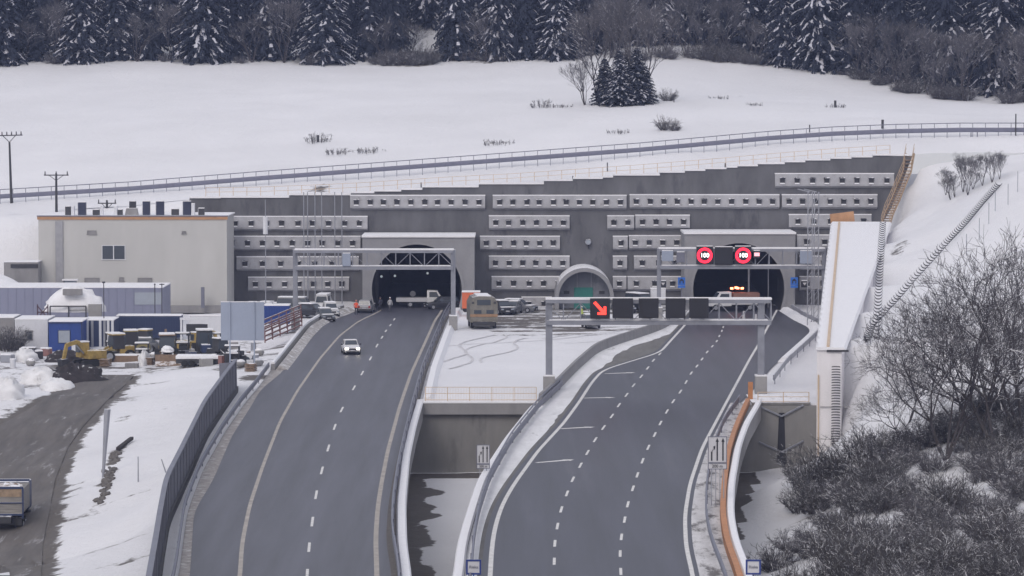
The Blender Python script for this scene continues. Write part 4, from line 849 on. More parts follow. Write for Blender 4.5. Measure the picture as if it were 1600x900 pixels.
MB().box((w_ / 2 - .08, -.05, h / 2), (.12, .1, h)).build('corner_post', M['navy'], o); MB().box((0, -.05, h - .1), (w_, .1, .14)).build('roof_rail', M['navy'], o)
o, w_, h = boxthing('site_cabin', 130, 178, 501, 546, 390, 5, 'navy', 'dark blue cabin row with pale steel uprights behind the yellow loaders', 'cabin')
for q in (-.46, -.36, -.2, .06, .2, .32, .46): MB().box((w_ * q, -.1, h / 2), (.28, .12, h)).build('upright', M['panel_w'] if q not in (-.2, .2) else M['rail_l'], o)
o, w_, h = boxthing('site_cabin', -30, 22, 497, 526, 392, 5, 'conc', 'low grey shed at the far left edge behind dark brush', 'shed')
o, w_, h = boxthing('tarp_wall', 296, 345, 494, 540, 396, .5, 'panel_w', 'plain white panel wall behind the tractor', 'panel')
o = thing('steel_gate', (X(303, 385), 385, -1.3), 'white steel gate frame standing behind the tractor', 'frame'); b = MB()
for a, b2, zt in ((282, 325, 498), (292, 318, 510)):
    xa, xb = X(a, 385) - o.location.x, X(b2, 385) - o.location.x; z = Z(zt, 385) + 1.3; dy = 0 if a == 282 else 1
    b.box((xa, dy, z / 2), (.22, .22, z)); b.box((xb, dy, z / 2), (.22, .22, z)); b.box(((xa + xb) / 2, dy, z), (xb - xa + .3, .24, .25))
b.build('frame_bars', M['panel_w'], o); MB().box((.3, .8, Z(505, 385) + .5), (2.6, .3, 1.3)).build('dark_infill', M['dark'], o)
# snow covered plant heap on the cabins
yb = 397.
o = thing('batching_platform', (X(113, yb), yb, 0), 'snow buried platform with steel frame and bracing above the site cabins', 'platform')
z0 = Z(497, yb); b = MB()
xa, xb, xc = X(78, yb) - o.location.x, X(134, yb) - o.location.x, X(107, yb) - o.location.x; zt = Z(478, yb)
for x in (xa, xb, xc): b.box((x, -.6, (z0 + zt) / 2), (.14, .14, zt - z0))
for z in (z0 + .1, zt): b.box(((xa + xb) / 2, -.6, z), (xb - xa, .13, .14))
b.box(((xc + xb) / 2, -.6, Z(484, yb)), (xb - xc, .1, .08)); b.build('steel_frame', M['dark'], o)
b = MB(); x = X(66, yb) - o.location.x; hh = zt - z0
for s_ in (-.6, .6): b.box((x + s_, -.4, (z0 + zt) / 2 + .1), (.12, .12, hh + .2))
b.sq((x - .6, -.4, z0), (x + .6, -.4, zt), .12); b.sq((x + .6, -.4, z0), (x - .6, -.4, zt), .12); b.sq((x - .6, -.4, (z0 + zt) / 2), (x + .6, -.4, (z0 + zt) / 2), .12); b.build('bracing', mat('rusty_brace', (.09, .05, .06), .8), o)
MB().box((X(148, yb) - o.location.x, -.2, (z0 + zt) / 2 + .1), (1.5, 1, hh + .3)).build('silo_box', M['conc_s'], o); MB().box((0, 1, z0 - 1.3), (8.6, 2.6, 2.4)).build('base_block', M['conc_s'], o)
def heap(name, px0, px1, rt, rb, y, m, label, cat, dy=3., seed=0, rough=.12, group=None, parent=None):
    g = WT((px0 + px1) / 2, rb, 300); y = g.y + dy * .9; a, c = WD(px0, rt, y), WD(px1, rb, y); c.z = ground(g.x, y) - .1 if cat != 'dome' else c.z; y = y if cat != 'dome' else 423; o = thing(name, ((a.x + c.x) / 2, y, c.z), label, cat, group) if parent is None else parent
    MB().blob((0, 0, -.2), ((c.x - a.x) / 2, dy, a.z - c.z + .2), 22, 8, seed, rough, half=True).build('mound', M[m], o, smooth=True); return o
MB().blob((0, 1.3, Z(488, yb)), (X(160, yb) - X(113, yb), 1.6, Z(450, yb) - Z(488, yb)), 22, 8, 3, .1, True).build('snow_heap', M['snow'], o, smooth=True)
MB().box((0, -.4, Z(456, yb)), (2.2, .8, .7)).build('hopper', M['conc'], o)
heap('snow_dome', -75, 72, 415, 452, 423., 'snow', 'smooth snow covered salt dome behind the blue grey hall', 'dome', 6, 2, .02)
o, w_, h = boxthing('flat_hut', 6, 60, 410, 452, 429, 3, 'conc', 'small flat roofed hut half hidden behind the salt dome', 'hut'); MB().box((w_ * .1, -.05, h - .45), (w_ * .8, .1, .5)).build('eaves', M['dark'], o)
heap('soil_heap', 70, 168, 570, 600, 368, 'soil', 'large dark soil heap in front of the yellow excavator', 'soil heap', 3.2, 5, .18)
heap('soil_heap', 72, 130, 548, 566, 379, 'soil', 'flatter dark soil heap by the blue site cabin', 'soil heap', 2.5, 9, .15)
for i, a in enumerate([(18, 60, 545, 566, 384, 'snow hump in front of the white site cabin'), (215, 235, 549, 572, 372, 'small snow hump beside the backhoe'), (30, 100, 575, 600, 366, 'broad lumpy snow hump left of the large soil heap'), (-20, 40, 590, 625, 352, 'snow hump at the far left edge above the dirt track'), (60, 118, 592, 612, 360, 'low snow hump at the corner of the dirt track')]):
    heap('snow_heap', *a[:5], 'lumpy', a[5], 'snow heap', 2.2, 20 + i, .15, 'snow humps around the yard')
# odds and ends of the yard
o, w_, h = boxthing('concrete_block', 195, 216, 568, 584, 361, .8, 'conc', 'ribbed grey concrete block at the end of the dirt track', 'block', zsnow=0); ribs(o, w_, h, 'conc', 4)
o, w_, h = boxthing('plank_stack', 152, 232, 556, 570, 372, 1.4, 'wood', 'long brown timber stack with snow on top below the loaders', 'timber stack', zsnow=.2)
o, w_, h = boxthing('plank_stack', 186, 215, 540, 552, 385, 1.4, 'olive', 'small yellowish crate behind the yellow loader', 'crate', zsnow=.15)
o, w_, h = boxthing('dark_crate', 33, 55, 544, 572, 376, 1., 'dark', 'dark mesh crate standing in the snow before the white cabin', 'crate', zsnow=.1); ribs(o, w_, h, 'rail', 5)
o, w_, h = boxthing('flat_trailer', 275, 350, 561, 568, 357, 2.4, 'darkp', 'long low dark flat trailer with snowy bed below the tractor', 'trailer', zsnow=.35)
for x in (-1.6, -.9, 1.6): MB().cyl((x, -.1, 0), .35, .3, 'y').build('wheel', M['tyre'], o)
o, w_, h = boxthing('white_tank', 372, 384, 548, 569, 356, 1., 'panel_w', 'white upright tank beside the snowed in car', 'tank', zsnow=.08)
o = thing('ramp_railing', (0, 0, 0), 'red brown railings of the snowy ramp by the left gantry foot', 'railing')
for k, (r0, r1) in enumerate([(510, 486), (522, 497), (530, 505)]):
    a, c = WD(412, r0, 375), WD(470, r1, 392); b = MB(); 
    for hh in (0, .5, 1.0): b.sq(a + Vector((0, k, hh - .3)), c + Vector((0, k, hh - .3)), .09, .16)
    for i in range(6): q = a.lerp(c, i / 5); b.box(q + Vector((0, k, .1)), (.12, .12, 1.3))
    b.build('rail_panel', M['rust'], o)
# brush shed at far left, drainpipe post and stakes on the snow slope
for a, r0, r1, lb, tl in [(161, 640, 748, 'tall tapered grey post leaning on the snow slope above the dirt track', -4), (216, 715, 755, 'thin grey stake in the snow left of the noise wall', 0), (259, 718, 740, 'short bent stake close to the foot of the noise wall', 18)]:
    p = WT(a, r1 - 2); h = (r1 - r0) * p.y / F; o = MB().bar((0, 0, -.2), (0, 0, h), .06 if a != 161 else .1, .04 if a != 161 else .28, 6).build('leaning_post' if a == 161 else 'thin_stake', M['rail_l']); o.location = p; o.rotation_euler = (0, R(-tl), 0); tag(o, lb, 'post')
rk = thing('stone_gully', WT(172, 740), 'dark stone lined gully running down the snow slope left of the noise wall', 'gully'); b = MB(); base = rk.location.copy(); c_ = [(182, 706), (178, 720), (173, 738), (168, 756), (163, 772), (158, 788)]
for i in range(70):
    s_ = rnd.random() * (len(c_) - 1.001); k = int(s_); a = c_[k]; d = c_[k + 1]; p = WT(a[0] + (d[0] - a[0]) * (s_ - k) + rnd.gauss(0, 3), a[1] + (d[1] - a[1]) * (s_ - k)); q = rnd.uniform(.12, .34); b.blob(p - base + Vector((0, 0, .05)), (q, q * 1.3, q * .7), 6, 4, i, .25)
b.build('stones', M['gravel'], rk); MB().sq(WT(184, 705) - base + Vector((0, 0, .2)), WT(206, 690) - base + Vector((0, 0, .3)), .3, .25).build('log', M['soil'], rk)
# clutter of the yard
ck = random.Random(44); sites = [(250, 560), (272, 566), (300, 570), (335, 568), (352, 562), (400, 568), (392, 580), (225, 566), (165, 572), (148, 560), (210, 548), (228, 545), (60, 560), (20, 575), (340, 552), (368, 560), (405, 556), (282, 556), (278, 548), (292, 552), (310, 548), (345, 546), (357, 572), (376, 574), (404, 572), (240, 562), (215, 562), (135, 556), (120, 550), (72, 556), (48, 572), (12, 566), (232, 570), (322, 572), (298, 562), (365, 545), (396, 548), (384, 560)]
for i, (px, row) in enumerate(sites):
    p = WT(px, row, 330); kind = ck.choice(['drum', 'crate', 'sack', 'pallet']); o = thing('site_' + kind, p, '%s in the yard %s' % ({'drum': 'upright drum', 'crate': 'small snowy crate', 'sack': 'pale full sack', 'pallet': 'stack of pallets'}[kind], 'between the heaps and the site cabins' if px < 170 else 'near the loaders' if px < 255 else 'around the tractor' if px < 356 else 'under the big sign board'), kind, 'loose items in the yard', ck.uniform(0, 3)); mm = M[ck.choice(['dark', 'rail_l', 'conc_s', 'wood', 'navy', 'rust', 'olive', 'panel_w'])]
    if kind == 'drum': MB().cyl((0, 0, .45), .3, .9, 'z').build('barrel', mm, o); MB().cyl((0, 0, .95), .3, .12, 'z').build('snow_cap', M['snow'], o)
    elif kind == 'crate': q = ck.uniform(.8, 1.4); MB().box((0, 0, .4), (q, .9, .8)).build('crate_body', mm, o, bevel=.03); MB().box((0, 0, .87), (q * .95, .85, .14)).build('snow_cap', M['snow'], o, bevel=.05)
    elif kind == 'sack': MB().blob((0, 0, .4), (.55, .5, .45), 10, 6, i, .08).build('bag', M['conc_s'], o, smooth=True)
    else:
        b = MB()
        for k in range(5): b.box((0, 0, .08 + k * .16), (1.2, 1., .1), rz=ck.uniform(-.05, .05))
        b.build('pallets', M['wood'], o)
for i, (px, r0, r1, lb) in enumerate([(222, 536, 562, 'left of the backhoe'), (285, 520, 560, 'right of the backhoe'), (335, 520, 560, 'right of the tractor'), (363, 540, 572, 'below the left leg of the big sign board'), (176, 520, 556, 'between the two yellow loaders')]):
    p = WT(px, r1, 330); h = (r1 - r0) * p.y / F; o = thing('steel_rack', p, 'dark steel rack with snowy shelves standing %s' % lb, 'rack', 'dark racks in the yard'); b = MB(); s = MB()
    for sx in (-.7, .7):
        for sy in (-.4, .4): b.box((sx, sy, h / 2), (.12, .12, h))
    for k in (.25, .6, .97): b.box((0, 0, h * k), (1.6, .9, .1)); s.box((0, 0, h * k + .12), (1.5, .85, .12))
    b.box((.1, 0, h * .42), (.9, .6, h * .28)); b.build('rack_frame', M['dark'], o); s.build('snow_on_shelves', M['snow'], o)
wheel_y = 0
# ---------------------------------------------------------------- vehicles
def wheel(parent, x, y, r, wd=.24, dual=False):
    o = MB().cyl((0, 0, 0), r, wd, 'x', 18).build('wheel', M['tyre'], parent, bevel=.02); o.location = (x, y, r); s_ = 1 if x > 0 else -1
    MB().cyl((s_ * (wd / 2 + .005), 0, 0), r * .6, .03, 'x', 14).build('rim', M['rail_l'], o); return o
def car(px, row, label, m, style='suv', rz=0., group=None, lights=False, snow=True, z=0., sc=1., cat='car', y=None, roofm=None):
    p = W(px, row, z) if y is None else Vector((X(px, y), y, z)); t = thing('parked_car' if not lights else 'driving_car', p, label, cat, group, rz, sc)
    L, Wd = {'suv': (4.4, .92), 'van': (5.0, .98), 'hatch': (4.1, .88), 'sedan': (4.5, .9)}[style]; h1 = {'suv': .98, 'van': 1.15, 'hatch': .92, 'sedan': .88}[style]; h2 = {'suv': 1.62, 'van': 2.3, 'hatch': 1.48, 'sedan': 1.42}[style]
    st = [(-L / 2, .32, h1 * .62, .8), (-L / 2 + .12, .24, h1 * .78, .93), (-L * .3, .22, h1 * .9, 1), (-L * .17, .22, h1, 1), (L * .3, .22, h1 * 1.02, 1), (L / 2 - .1, .26, h1 * .98, .96), (L / 2, .34, h1 * .85, .88)]
    rg = [[(-Wd * k * .93, y_, zb), (-Wd * k, y_, (zb + zt) * .5), (-Wd * k * .98, y_, zt - .12), (-Wd * k * .9, y_, zt), (Wd * k * .9, y_, zt), (Wd * k * .98, y_, zt - .12), (Wd * k, y_, (zb + zt) * .5), (Wd * k * .93, y_, zb)] for y_, zb, zt, k in st]
    MB().loft(rg).build('body', M[m], t, smooth=False, bevel=.03)
    ya, yb_, yc, yd = {'suv': (-L * .2, -L * .06, L * .42, L * .47), 'van': (-L * .36, -L * .24, L * .46, L * .48), 'hatch': (-L * .2, -.02, L * .36, L * .46), 'sedan': (-L * .18, 0, L * .26, L * .4)}[style]
    cab = [[(-Wd * .88, y_, h1 - .03), (-Wd * k, y2, z2), (Wd * k, y2, z2), (Wd * .88, y_, h1 - .03)] for y_, y2, k, z2 in ((ya, yb_, .72, h2 - .05), (0, 0, .76, h2), (yd, yc, .72, h2 - .06))]
    MB().loft(cab).build('roof', M[roofm or m], t, bevel=.05)
    g = MB()
    def quad(a, b_, c, d, o_): g.add([Vector(a) + o_, Vector(b_) + o_, Vector(c) + o_, Vector(d) + o_], [(0, 1, 2, 3)])
    f = lambda A, B, k: tuple(Vector(A).lerp(Vector(B), k))
    BL, TL_, TR_, BR = cab[0]; quad(f(f(BL, BR, .06), TL_, .14), f(f(BR, BL, .06), TR_, .14), f(f(TR_, TL_, .06), BR, .1), f(f(TL_, TR_, .06), BL, .1), Vector((0, -.03, .02))); g.build('windscreen', M['glass'], t); g = MB()
    BL, TL_, TR_, BR = cab[2]; quad(f(f(BL, BR, .08), TL_, .2), f(f(BR, BL, .08), TR_, .2), f(f(TR_, TL_, .08), BR, .12), f(f(TL_, TR_, .08), BL, .12), Vector((0, .03, .02))); g.build('rear_window', M['glass'], t)
    for s_ in (-1, 1):
        g = MB(); zlo, zhi = h1 + .06, h2 - .16; xl, xh = s_ * (Wd * .87), s_ * (Wd * .75)
        for y0_, y1_ in ((ya + .35, .1), (.2, yc - .1)): g.add([(xl, y0_, zlo), (xl, y1_ + (.2 if y1_ > .15 else 0), zlo), (xh + s_ * .02, y1_, zhi), (xh + s_ * .02, y0_ + .25, zhi)], [(0, 1, 2, 3)])
        g.build('side_windows', M['glass'], t)
        for wy in (-L * .31, L * .3): wheel(t, s_ * (Wd - .1), wy, .33)
        MB().box((s_ * Wd * .68, -L / 2 + .05, h1 * .68), (.34, .12, .17)).build('headlight', M['head'] if lights else M['glassl'], t, bevel=.03)
        MB().box((s_ * Wd * .72, L / 2 - .02, h1 * .78), (.24, .1, .26)).build('tail_light', M['taill'], t); MB().box((s_ * (Wd + .1), ya + .3, h1 + .08), (.2, .12, .14)).build('mirror', M['black'] if lights else M[m], t)
    MB().box((0, -L / 2 - .02, h1 * .62), (Wd * .85, .08, .2)).build('grille', M['black'], t); MB().box((0, -L / 2 - .02, .3), (Wd * 1.5, .1, .14)).build('lower_intake', M['black'], t)
    MB().box((0, -L / 2 - .07, .45), (.5, .03, .11)).build('number_plate', M['signw'], t); MB().box((0, L / 2 + .02, .62), (.5, .03, .11)).build('number_plate', M['signw'], t); MB().box((0, L / 2 - .02, .42), (Wd * 1.8, .14, .18)).build('rear_bumper', M['darkp'], t)
    if snow: MB().box((0, (yb_ + yc) / 2, h2 + .05), (Wd * 1.45, yc - yb_ - .1, .13)).build('snow_cover', M['snow'], t, bevel=.05); MB().box((0, -L * .33, h1 * .92 + .02), (Wd * 1.5, L * .2, .1)).build('snow_on_bonnet', M['snow'], t, bevel=.04)
    return t
silver = mat('silver_paint', (.3, .3, .32), .35, .3, var=.05); whitep = mat('white_paint', (.62, .62, .64), .35, var=.04); darkpaint = mat('dark_paint', (.025, .026, .034), .35, var=.05); M.update(silver=silver, whitep=whitep, darkpaint=darkpaint, greycar=mat('grey_paint', (.12, .125, .14), .4, var=.05))
car(548, 552, 'white hatchback with glowing headlights driving down the left carriageway', 'whitep', 'hatch', R(8), None, True, False)
car(572, 487.5, 'silver estate car seen from behind at the edge of the left tunnel road', 'silver', 'suv', R(176), None, False, False)
car(690, 485, 'dark car with one shining headlight facing left inside the left tunnel mouth', 'darkpaint', 'suv', R(-72), None, False, False, y=437)
PY = 420
car(506, 0, 'white delivery van parked highest behind the slim masts', 'whitep', 'van', R(175), 'cars parked left of the left tunnel', y=431)
for px, y, m, st, rz, lb in [(516, 424, 'whitep', 'suv', 10, 'white car parked in front of the white delivery van'), (489, 422, 'darkpaint', 'suv', 60, 'dark snow topped car parked left of the white delivery van'), (463, 424, 'greycar', 'van', 80, 'grey snowy van parked directly behind the left gantry column'), (441, 425, 'greycar', 'hatch', 30, 'grey snowed over car parked right of the thin tall mast'), (425, 428, 'whitep', 'hatch', 70, 'white snowed over car parked between mast and gantry column'), (400, 428, 'darkpaint', 'sedan', 80, 'dark snow covered car at the left end of the parked row'), (508, 415, 'greycar', 'hatch', 15, 'grey hatchback nearest the snowy barrier')]:
    car(px, 0, lb, m, st, R(rz), 'cars parked left of the left tunnel', y=y)
for px, y, m, st, rz, lb in [(786, 428, 'darkpaint', 'suv', 15, 'dark car parked just right of the old bus'), (801, 429, 'greycar', 'hatch', -15, 'snow dusted grey car parked second right of the old bus'), (812, 431, 'greycar', 'suv', 70, 'grey snowy car parked furthest right beside the arched niche'), (766, 432, 'darkpaint', 'hatch', 0, 'dark car almost hidden behind the old bus')]:
    car(px, 0, lb, m, st, R(rz), 'cars parked beside the arched niche', y=y)
car(923, 511.5, 'dark car seen low behind the near gantry truss below the hi vis worker', 'greycar', 'hatch', R(8), None, False, True)
for px, y, m, st, rz, lb in [(975, 430, 'darkpaint', 'suv', 20, 'dark snowy jeep behind the first unlit panel'), (1000, 432, 'darkpaint', 'van', 30, 'dark snow splashed lorry cab between niche and right portal')]:
    car(px, 0, lb, m, st, R(rz), 'vehicles between niche and right portal', y=y)
o, w_, h = boxthing('white_box', 1017, 1040, 452, 474, 432, 2, 'panel_w', 'white equipment box standing left of the right portal', 'box', zsnow=.1)
car(389, 0, 'small snow buried car beside the white tank behind the big sign', 'whitep', 'hatch', R(115), None, z=-.9, y=355)
car(235, 0, 'yellowish grey car dusted with snow beside the backhoe', 'greycar', 'hatch', R(100), None, z=-1.3, y=384)
# flatbed truck, amber beacon truck, dump truck, bus, orange trailer
def flatbed(loc, rz, label, m='whitep', beacon=False, box=False, sc=1.):
    t = thing('flatbed_truck', loc, label, 'truck', None, rz, sc)      # front towards -y
    MB().loft([[(-1, y_, .55), (-1.02, y_, 1.2), (-.92 * k, y_, zt), (.92 * k, y_, zt), (1.02, y_, 1.2), (1, y_, .55)] for y_, zt, k in ((-3.1, 1.25, .95), (-2.3, 1.35, 1), (-1.8, 2.1, .9), (-.5, 2.15, .9))]).build('cab', M[m], t, bevel=.04)
    for s_ in (-1, 1):
        MB().add([(s_ * 1.03, -2.05, 1.3), (s_ * 1.03, -.8, 1.3), (s_ * .98, -.8, 1.95), (s_ * .98, -1.7, 1.95)], [(0, 1, 2, 3)]).build('side_window', M['glass'], t)
        for wy in (-2.3, 1.6): wheel(t, s_ * .9, wy, .38)
        MB().box((s_ * .75, -3.1, .95), (.3, .1, .2)).build('headlight', M['glassl'], t)
    MB().add([(-.85, -2.28, 1.38), (.85, -2.28, 1.38), (.78, -1.84, 2.02), (-.78, -1.84, 2.02)], [(0, 1, 2, 3)]).build('windscreen', M['glass'], t).location = (0, -.04, .02)
    MB().box((0, 1.4, .8), (2.1, 3.9, .18)).build('load_bed', M['signw'], t); MB().box((0, 1.4, 1.05), (2.12, 3.95, .3)).build('drop_sides', M['signw'], t); MB().box((0, 0, .5), (.8, 6, .25)).build('chassis', M['black'], t)
    if box: MB().box((0, 1.2, 1.55), (2.0, 3.0, .95)).build('box_body', mat('orange_lit_box', (.24, .12, .09), .6), t)  # orange glow of the beacons is painted into the box colour
    if beacon:
        bb = MB().box((0, .3, 2.4), (1.5, .3, .12)).build('light_bar', M['dark'], t)
        for s_ in (-.5, .5): MB().cyl((s_, .3, 2.55), .16, .2, 'z').build('beacon', M['beacon'], bb)
        for y_ in (-.3, .9): MB().cyl((0, y_, 2.5), .17, .2, 'z').build('beacon', M['beacon'], bb)
    return t
flatbed((X(661, 441), 441, .02), R(90), 'white flatbed truck with empty bed parked across the left tunnel mouth', sc=1.02)
for o in list(S.objects):
    pass
fb = flatbed((X(1148, 434), 434, .02), R(-82), 'white pickup with lit amber beacons turning at the right tunnel mouth', beacon=True, box=True, sc=1.12)
t = thing('dump_truck', W(16, 836, -5.0) , 'old dump truck with blue framed load bed on the dirt track', 'truck'); t.rotation_euler = (0, 0, R(2)); t.location.x -= .4; t.scale = (1.12, 1.12, 1.18)
MB().box((0, 1.6, 2.15), (2.5, 4.4, 1.5)).build('load_bed', mat('grey_load_bed', (.2, .19, .18), .8, var=.3, vs=2, streak=(.4, 1, 4)), t, bevel=.03); MB().box((0, -.58, 2.75), (2.35, .08, .55)).build('upper_board', mat('board_ochre', (.26, .19, .13), .8, var=.3, vs=3), t)
b = MB(); 
for x in (-1.27, 1.27): b.box((x, -.6, 2.1), (.1, .14, 1.9))
b.box((0, -.6, 1.36), (2.6, .14, .12)); b.box((0, -.6, 3.05), (2.6, .14, .14)); b.box((0, -.62, 2.1), (2.4, .1, .08)); b.build('tailgate_frame', M['navy'], t)
MB().box((0, 3.9, 3.05), (2.5, .14, .14)).build('front_rail', M['navy'], t); MB().box((0, 1.6, 1.1), (1.1, 6, .4)).build('chassis', M['dark'], t); MB().box((0, -.3, .9), (2.3, .12, .5)).build('mud_flaps', M['dark'], t); MB().blob((0, 1.6, 2.75), (1.1, 2, .3), 12, 5, 2, .2, True).build('load', M['wood'], t)
for s_ in (-1, 1):
    for wy in (.4, 1.7, 4.9): wheel(t, s_ * .95, wy, .52, .5)
MB().box((0, 5.2, 2.), (2.3, 1.9, 1.8)).build('cab', M['navy'], t, bevel=.1)
y = 401; t = thing('old_bus', (X(756, y), y, 0), 'old beige box bodied bus with orange brown stripe parked by the left tunnel', 'bus'); t.rotation_euler = (0, 0, R(5)); zt = Z(463, y)
MB().loft([[(-1.62, y_, .75), (-1.62, y_, zt - .85), (-1.28, y_, zt - .18), (-.6, y_, zt), (.6, y_, zt), (1.28, y_, zt - .18), (1.62, y_, zt - .85), (1.62, y_, .75)] for y_ in (0, 5.5)]).build('body', M['bus'], t, bevel=.05)
MB().box((0, -.03, 1.55), (3.22, .06, .3)).build('stripe', M['buso'], t); MB().box((0, -.05, 1.0), (3.2, .1, .5)).build('bumper_panel', M['bus'], t)
for s_ in (-1, 1):
    MB().box((s_ * .72, -.03, 1.98), (.85, .06, .42)).build('rear_window', M['glass'], t); MB().box((s_ * 1.28, -.03, zt - .75), (.28, .06, .26)).build('top_lamp', M['dark'], t)
    for wy in (1, 4.6): wheel(t, s_ * 1.3, wy, .48, .4)
MB().box((0, -.035, zt - .72), (1.6, .05, .62)).build('upper_window', M['glass'], t); MB().box((0, 2, .6), (2.6, 4.6, .5)).build('chassis', M['dark'], t); MB().box((0, 2.7, zt + .03), (1.6, 5.2, .1)).build('snow_cover', M['snow'], t)
o, w_, h = boxthing('orange_trailer', 722, 750, 457, 482, 424, 2.2, 'orangebox', 'bright orange box trailer with snowy roof behind the old bus', 'trailer')
MB().box((.45, -.04, h * .42), (.5, .06, h * .5)).build('door', M['rust'], o); MB().box((w_ / 2 + .02, .5, h * .5), (.06, .8, h * .9)).build('side_edge', M['conc'], o)
for x in (-.7, .7): MB().cyl((x, .2, -.15), .33, .25, 'y').build('wheel', M['tyre'], o)
# construction machines (front towards -y)
def excavator(loc, rz, label):
    t = thing('excavator', loc, label, 'excavator', None, rz)
    for s_ in (-1, 1): MB().prism([(-1.5, .15), (-1.3, 0), (1.3, 0), (1.5, .15), (1.5, .55), (1.3, .7), (-1.3, .7), (-1.5, .55)], s_ * .95 - .25, s_ * .95 + .25, 'x').build('track', M['tyre'], t)
    MB().box((0, .4, 1.25), (2.2, 2.2, .9)).build('engine_deck', M['yellow'], t, bevel=.08); c = MB().box((-.55, -.5, 1.75), (1., 1.2, 1.6), taper=.88).build('cab', M['yellow'], t, bevel=.05); MB().box((-.55, -.52, 1.95), (.86, 1.26, .9)).build('cab_glass', M['glass'], c); MB().box((-.55, -.5, 2.62), (.95, 1.1, .12)).build('snow_cap', M['snow'], c)
    b = MB(); P = [(.35, -.5, 1.3), (.35, -1.7, 2.7), (.35, -3.0, 2.4)]
    for p, q in zip(P, P[1:]): b.sq(p, q, .3, .42)
    b.build('boom', M['yellow'], t); MB().sq((.35, -3.0, 2.5), (.35, -3.4, .9), .26, .34).build('dipper_arm', M['yellow'], t); MB().sq((.35, -.9, 1.4), (.35, -2., 2.5), .12).build('hydraulic_ram', M['rail_l'], t)
    MB().prism([(-3.9, .9), (-3.1, 1.0), (-2.9, .3), (-3.3, -.05), (-3.8, .2)], -.15, .85, 'x').build('bucket', M['dark'], t); return t
def loader(loc, rz, label, m='yellow', sc=1., backhoe=False, snowy=False):
    t = thing('wheel_loader', loc, label, 'loader', None, rz, sc)
    MB().box((0, 1.2, 1.2), (1.5, 2.0, .9), taper=.9).build('engine_hood', M[m], t, bevel=.08); MB().box((0, 0, .85), (1.2, 3.4, .4)).build('frame', M['dark'], t)
    c = MB().box((0, .1, 2.1), (1.55, 1.4, 1.5), taper=.9).build('cab', M['dark'], t, bevel=.04); MB().box((0, .1, 2.2), (1.5, 1.5, .95), taper=.92).build('cab_glass', M['glass'], c); MB().box((0, .1, 2.9), (1.6, 1.5, .12)).build('cab_roof', M[m], c); MB().box((0, .1, 3.02), (1.5, 1.4, .14)).build('snow_cap', M['snow'], c)
    for s_ in (-1, 1):
        for wy in (-1.15, 1.3): wheel(t, s_ * .95, wy, .62 if wy < 0 or not backhoe else .72, .45)
        b = MB(); b.sq((s_ * .5, -.6, 1.5), (s_ * .5, -2.3, .6), .16, .28); b.build('lift_arm', M[m], t)
    MB().prism([(-2.3, .15), (-2.35, 1.1), (-2.6, 1.15), (-2.75, .5), (-3.2, .12), (-3.2, .05)], -1.25, 1.25, 'x').build('bucket', M[m] if not snowy else M['wood'], t)
    if backhoe:
        b = MB(); b.sq((0, 2.2, 1.2), (0, 3.0, 3.2), .22, .3); b.sq((0, 3.0, 3.2), (0, 3.6, 1.6), .2, .26); b.build('backhoe_arm', M[m], t)
    if snowy: MB().blob((0, -1.1, 1.3), (.7, .9, .6), 10, 5, 4, .15, True).build('snow_lump', M['snow'], t)
    return t
def at(px, row, dz=0.): p = WT(px, row, 330); return p + Vector((0, 0, dz))
excavator(at(140, 572), R(-52), 'yellow excavator with bent boom digging into the dark soil heap')
loader(at(181, 564), R(-62), 'dirty yellow wheel loader with low bucket right of the excavator', 'yellow')
loader(at(203, 558), R(-75), 'dark cabbed loader with greenish lamp behind the yellow loader', 'olive')
loader(at(261, 569), R(8), 'brown snow topped backhoe loader facing the camera beside the navy container', 'wood', 1.08, True, True)
t = thing('tractor', at(320, 562), 'dark tractor with glass cab and snowy roof in front of the white panel wall', 'tractor', None, R(10), 1.1)
c = MB().box((0, .3, 1.9), (1.6, 1.5, 1.9), taper=.9).build('cab', M['dark'], t, bevel=.04); MB().box((0, .3, 2.0), (1.5, 1.56, 1.3), taper=.92).build('cab_glass', M['glass'], c); MB().box((0, .3, 2.95), (1.6, 1.5, .14)).build('snow_cap', M['snow'], c); MB().box((0, -1.1, 1.2), (.9, 1.7, .8)).build('bonnet', M['navy'], t, bevel=.08)
for s_ in (-1, 1): wheel(t, s_ * .95, .7, .8, .5); wheel(t, s_ * .8, -1.4, .5, .35)
MB().bar((.3, -1, 1.5), (.3, -1, 2.5), .06, .06, 6).build('exhaust', M['dark'], t)
t = thing('equipment_pile', at(290, 566), 'jumble of dark site equipment under snow between backhoe and tractor', 'equipment'); 
for i in range(9): MB().box((rnd.uniform(-1.2, 1.2), rnd.uniform(-.5, .8), .4 + rnd.uniform(0, .6)), (rnd.uniform(.4, .9), .6, rnd.uniform(.4, 1.2)), rz=rnd.uniform(0, 1)).build('crate', M[rnd.choice(['dark', 'rail', 'conc_s', 'navy'])], t)
loader(at(228, 552), R(70), 'small yellow loader half hidden behind the timber stack', 'yellow', .9)
loader(at(345, 566), R(40), 'dark snowed in loader between the tractor and the big sign board', 'dark', .85)
excavator(at(298, 556), R(120), 'second digger with raised boom behind the flat trailer')
t = thing('equipment_pile', at(362, 572), 'dark equipment with orange parts under the big sign board', 'equipment')
for i in range(8): MB().box((rnd.uniform(-1., 1.3), rnd.uniform(-.5, .8), .5 + rnd.uniform(0, .6)), (rnd.uniform(.4, .8), .6, rnd.uniform(.5, 1.3)), rz=rnd.uniform(0, 1)).build('crate', M[rnd.choice(['dark', 'dark', 'conc_s', 'rust'])], t)
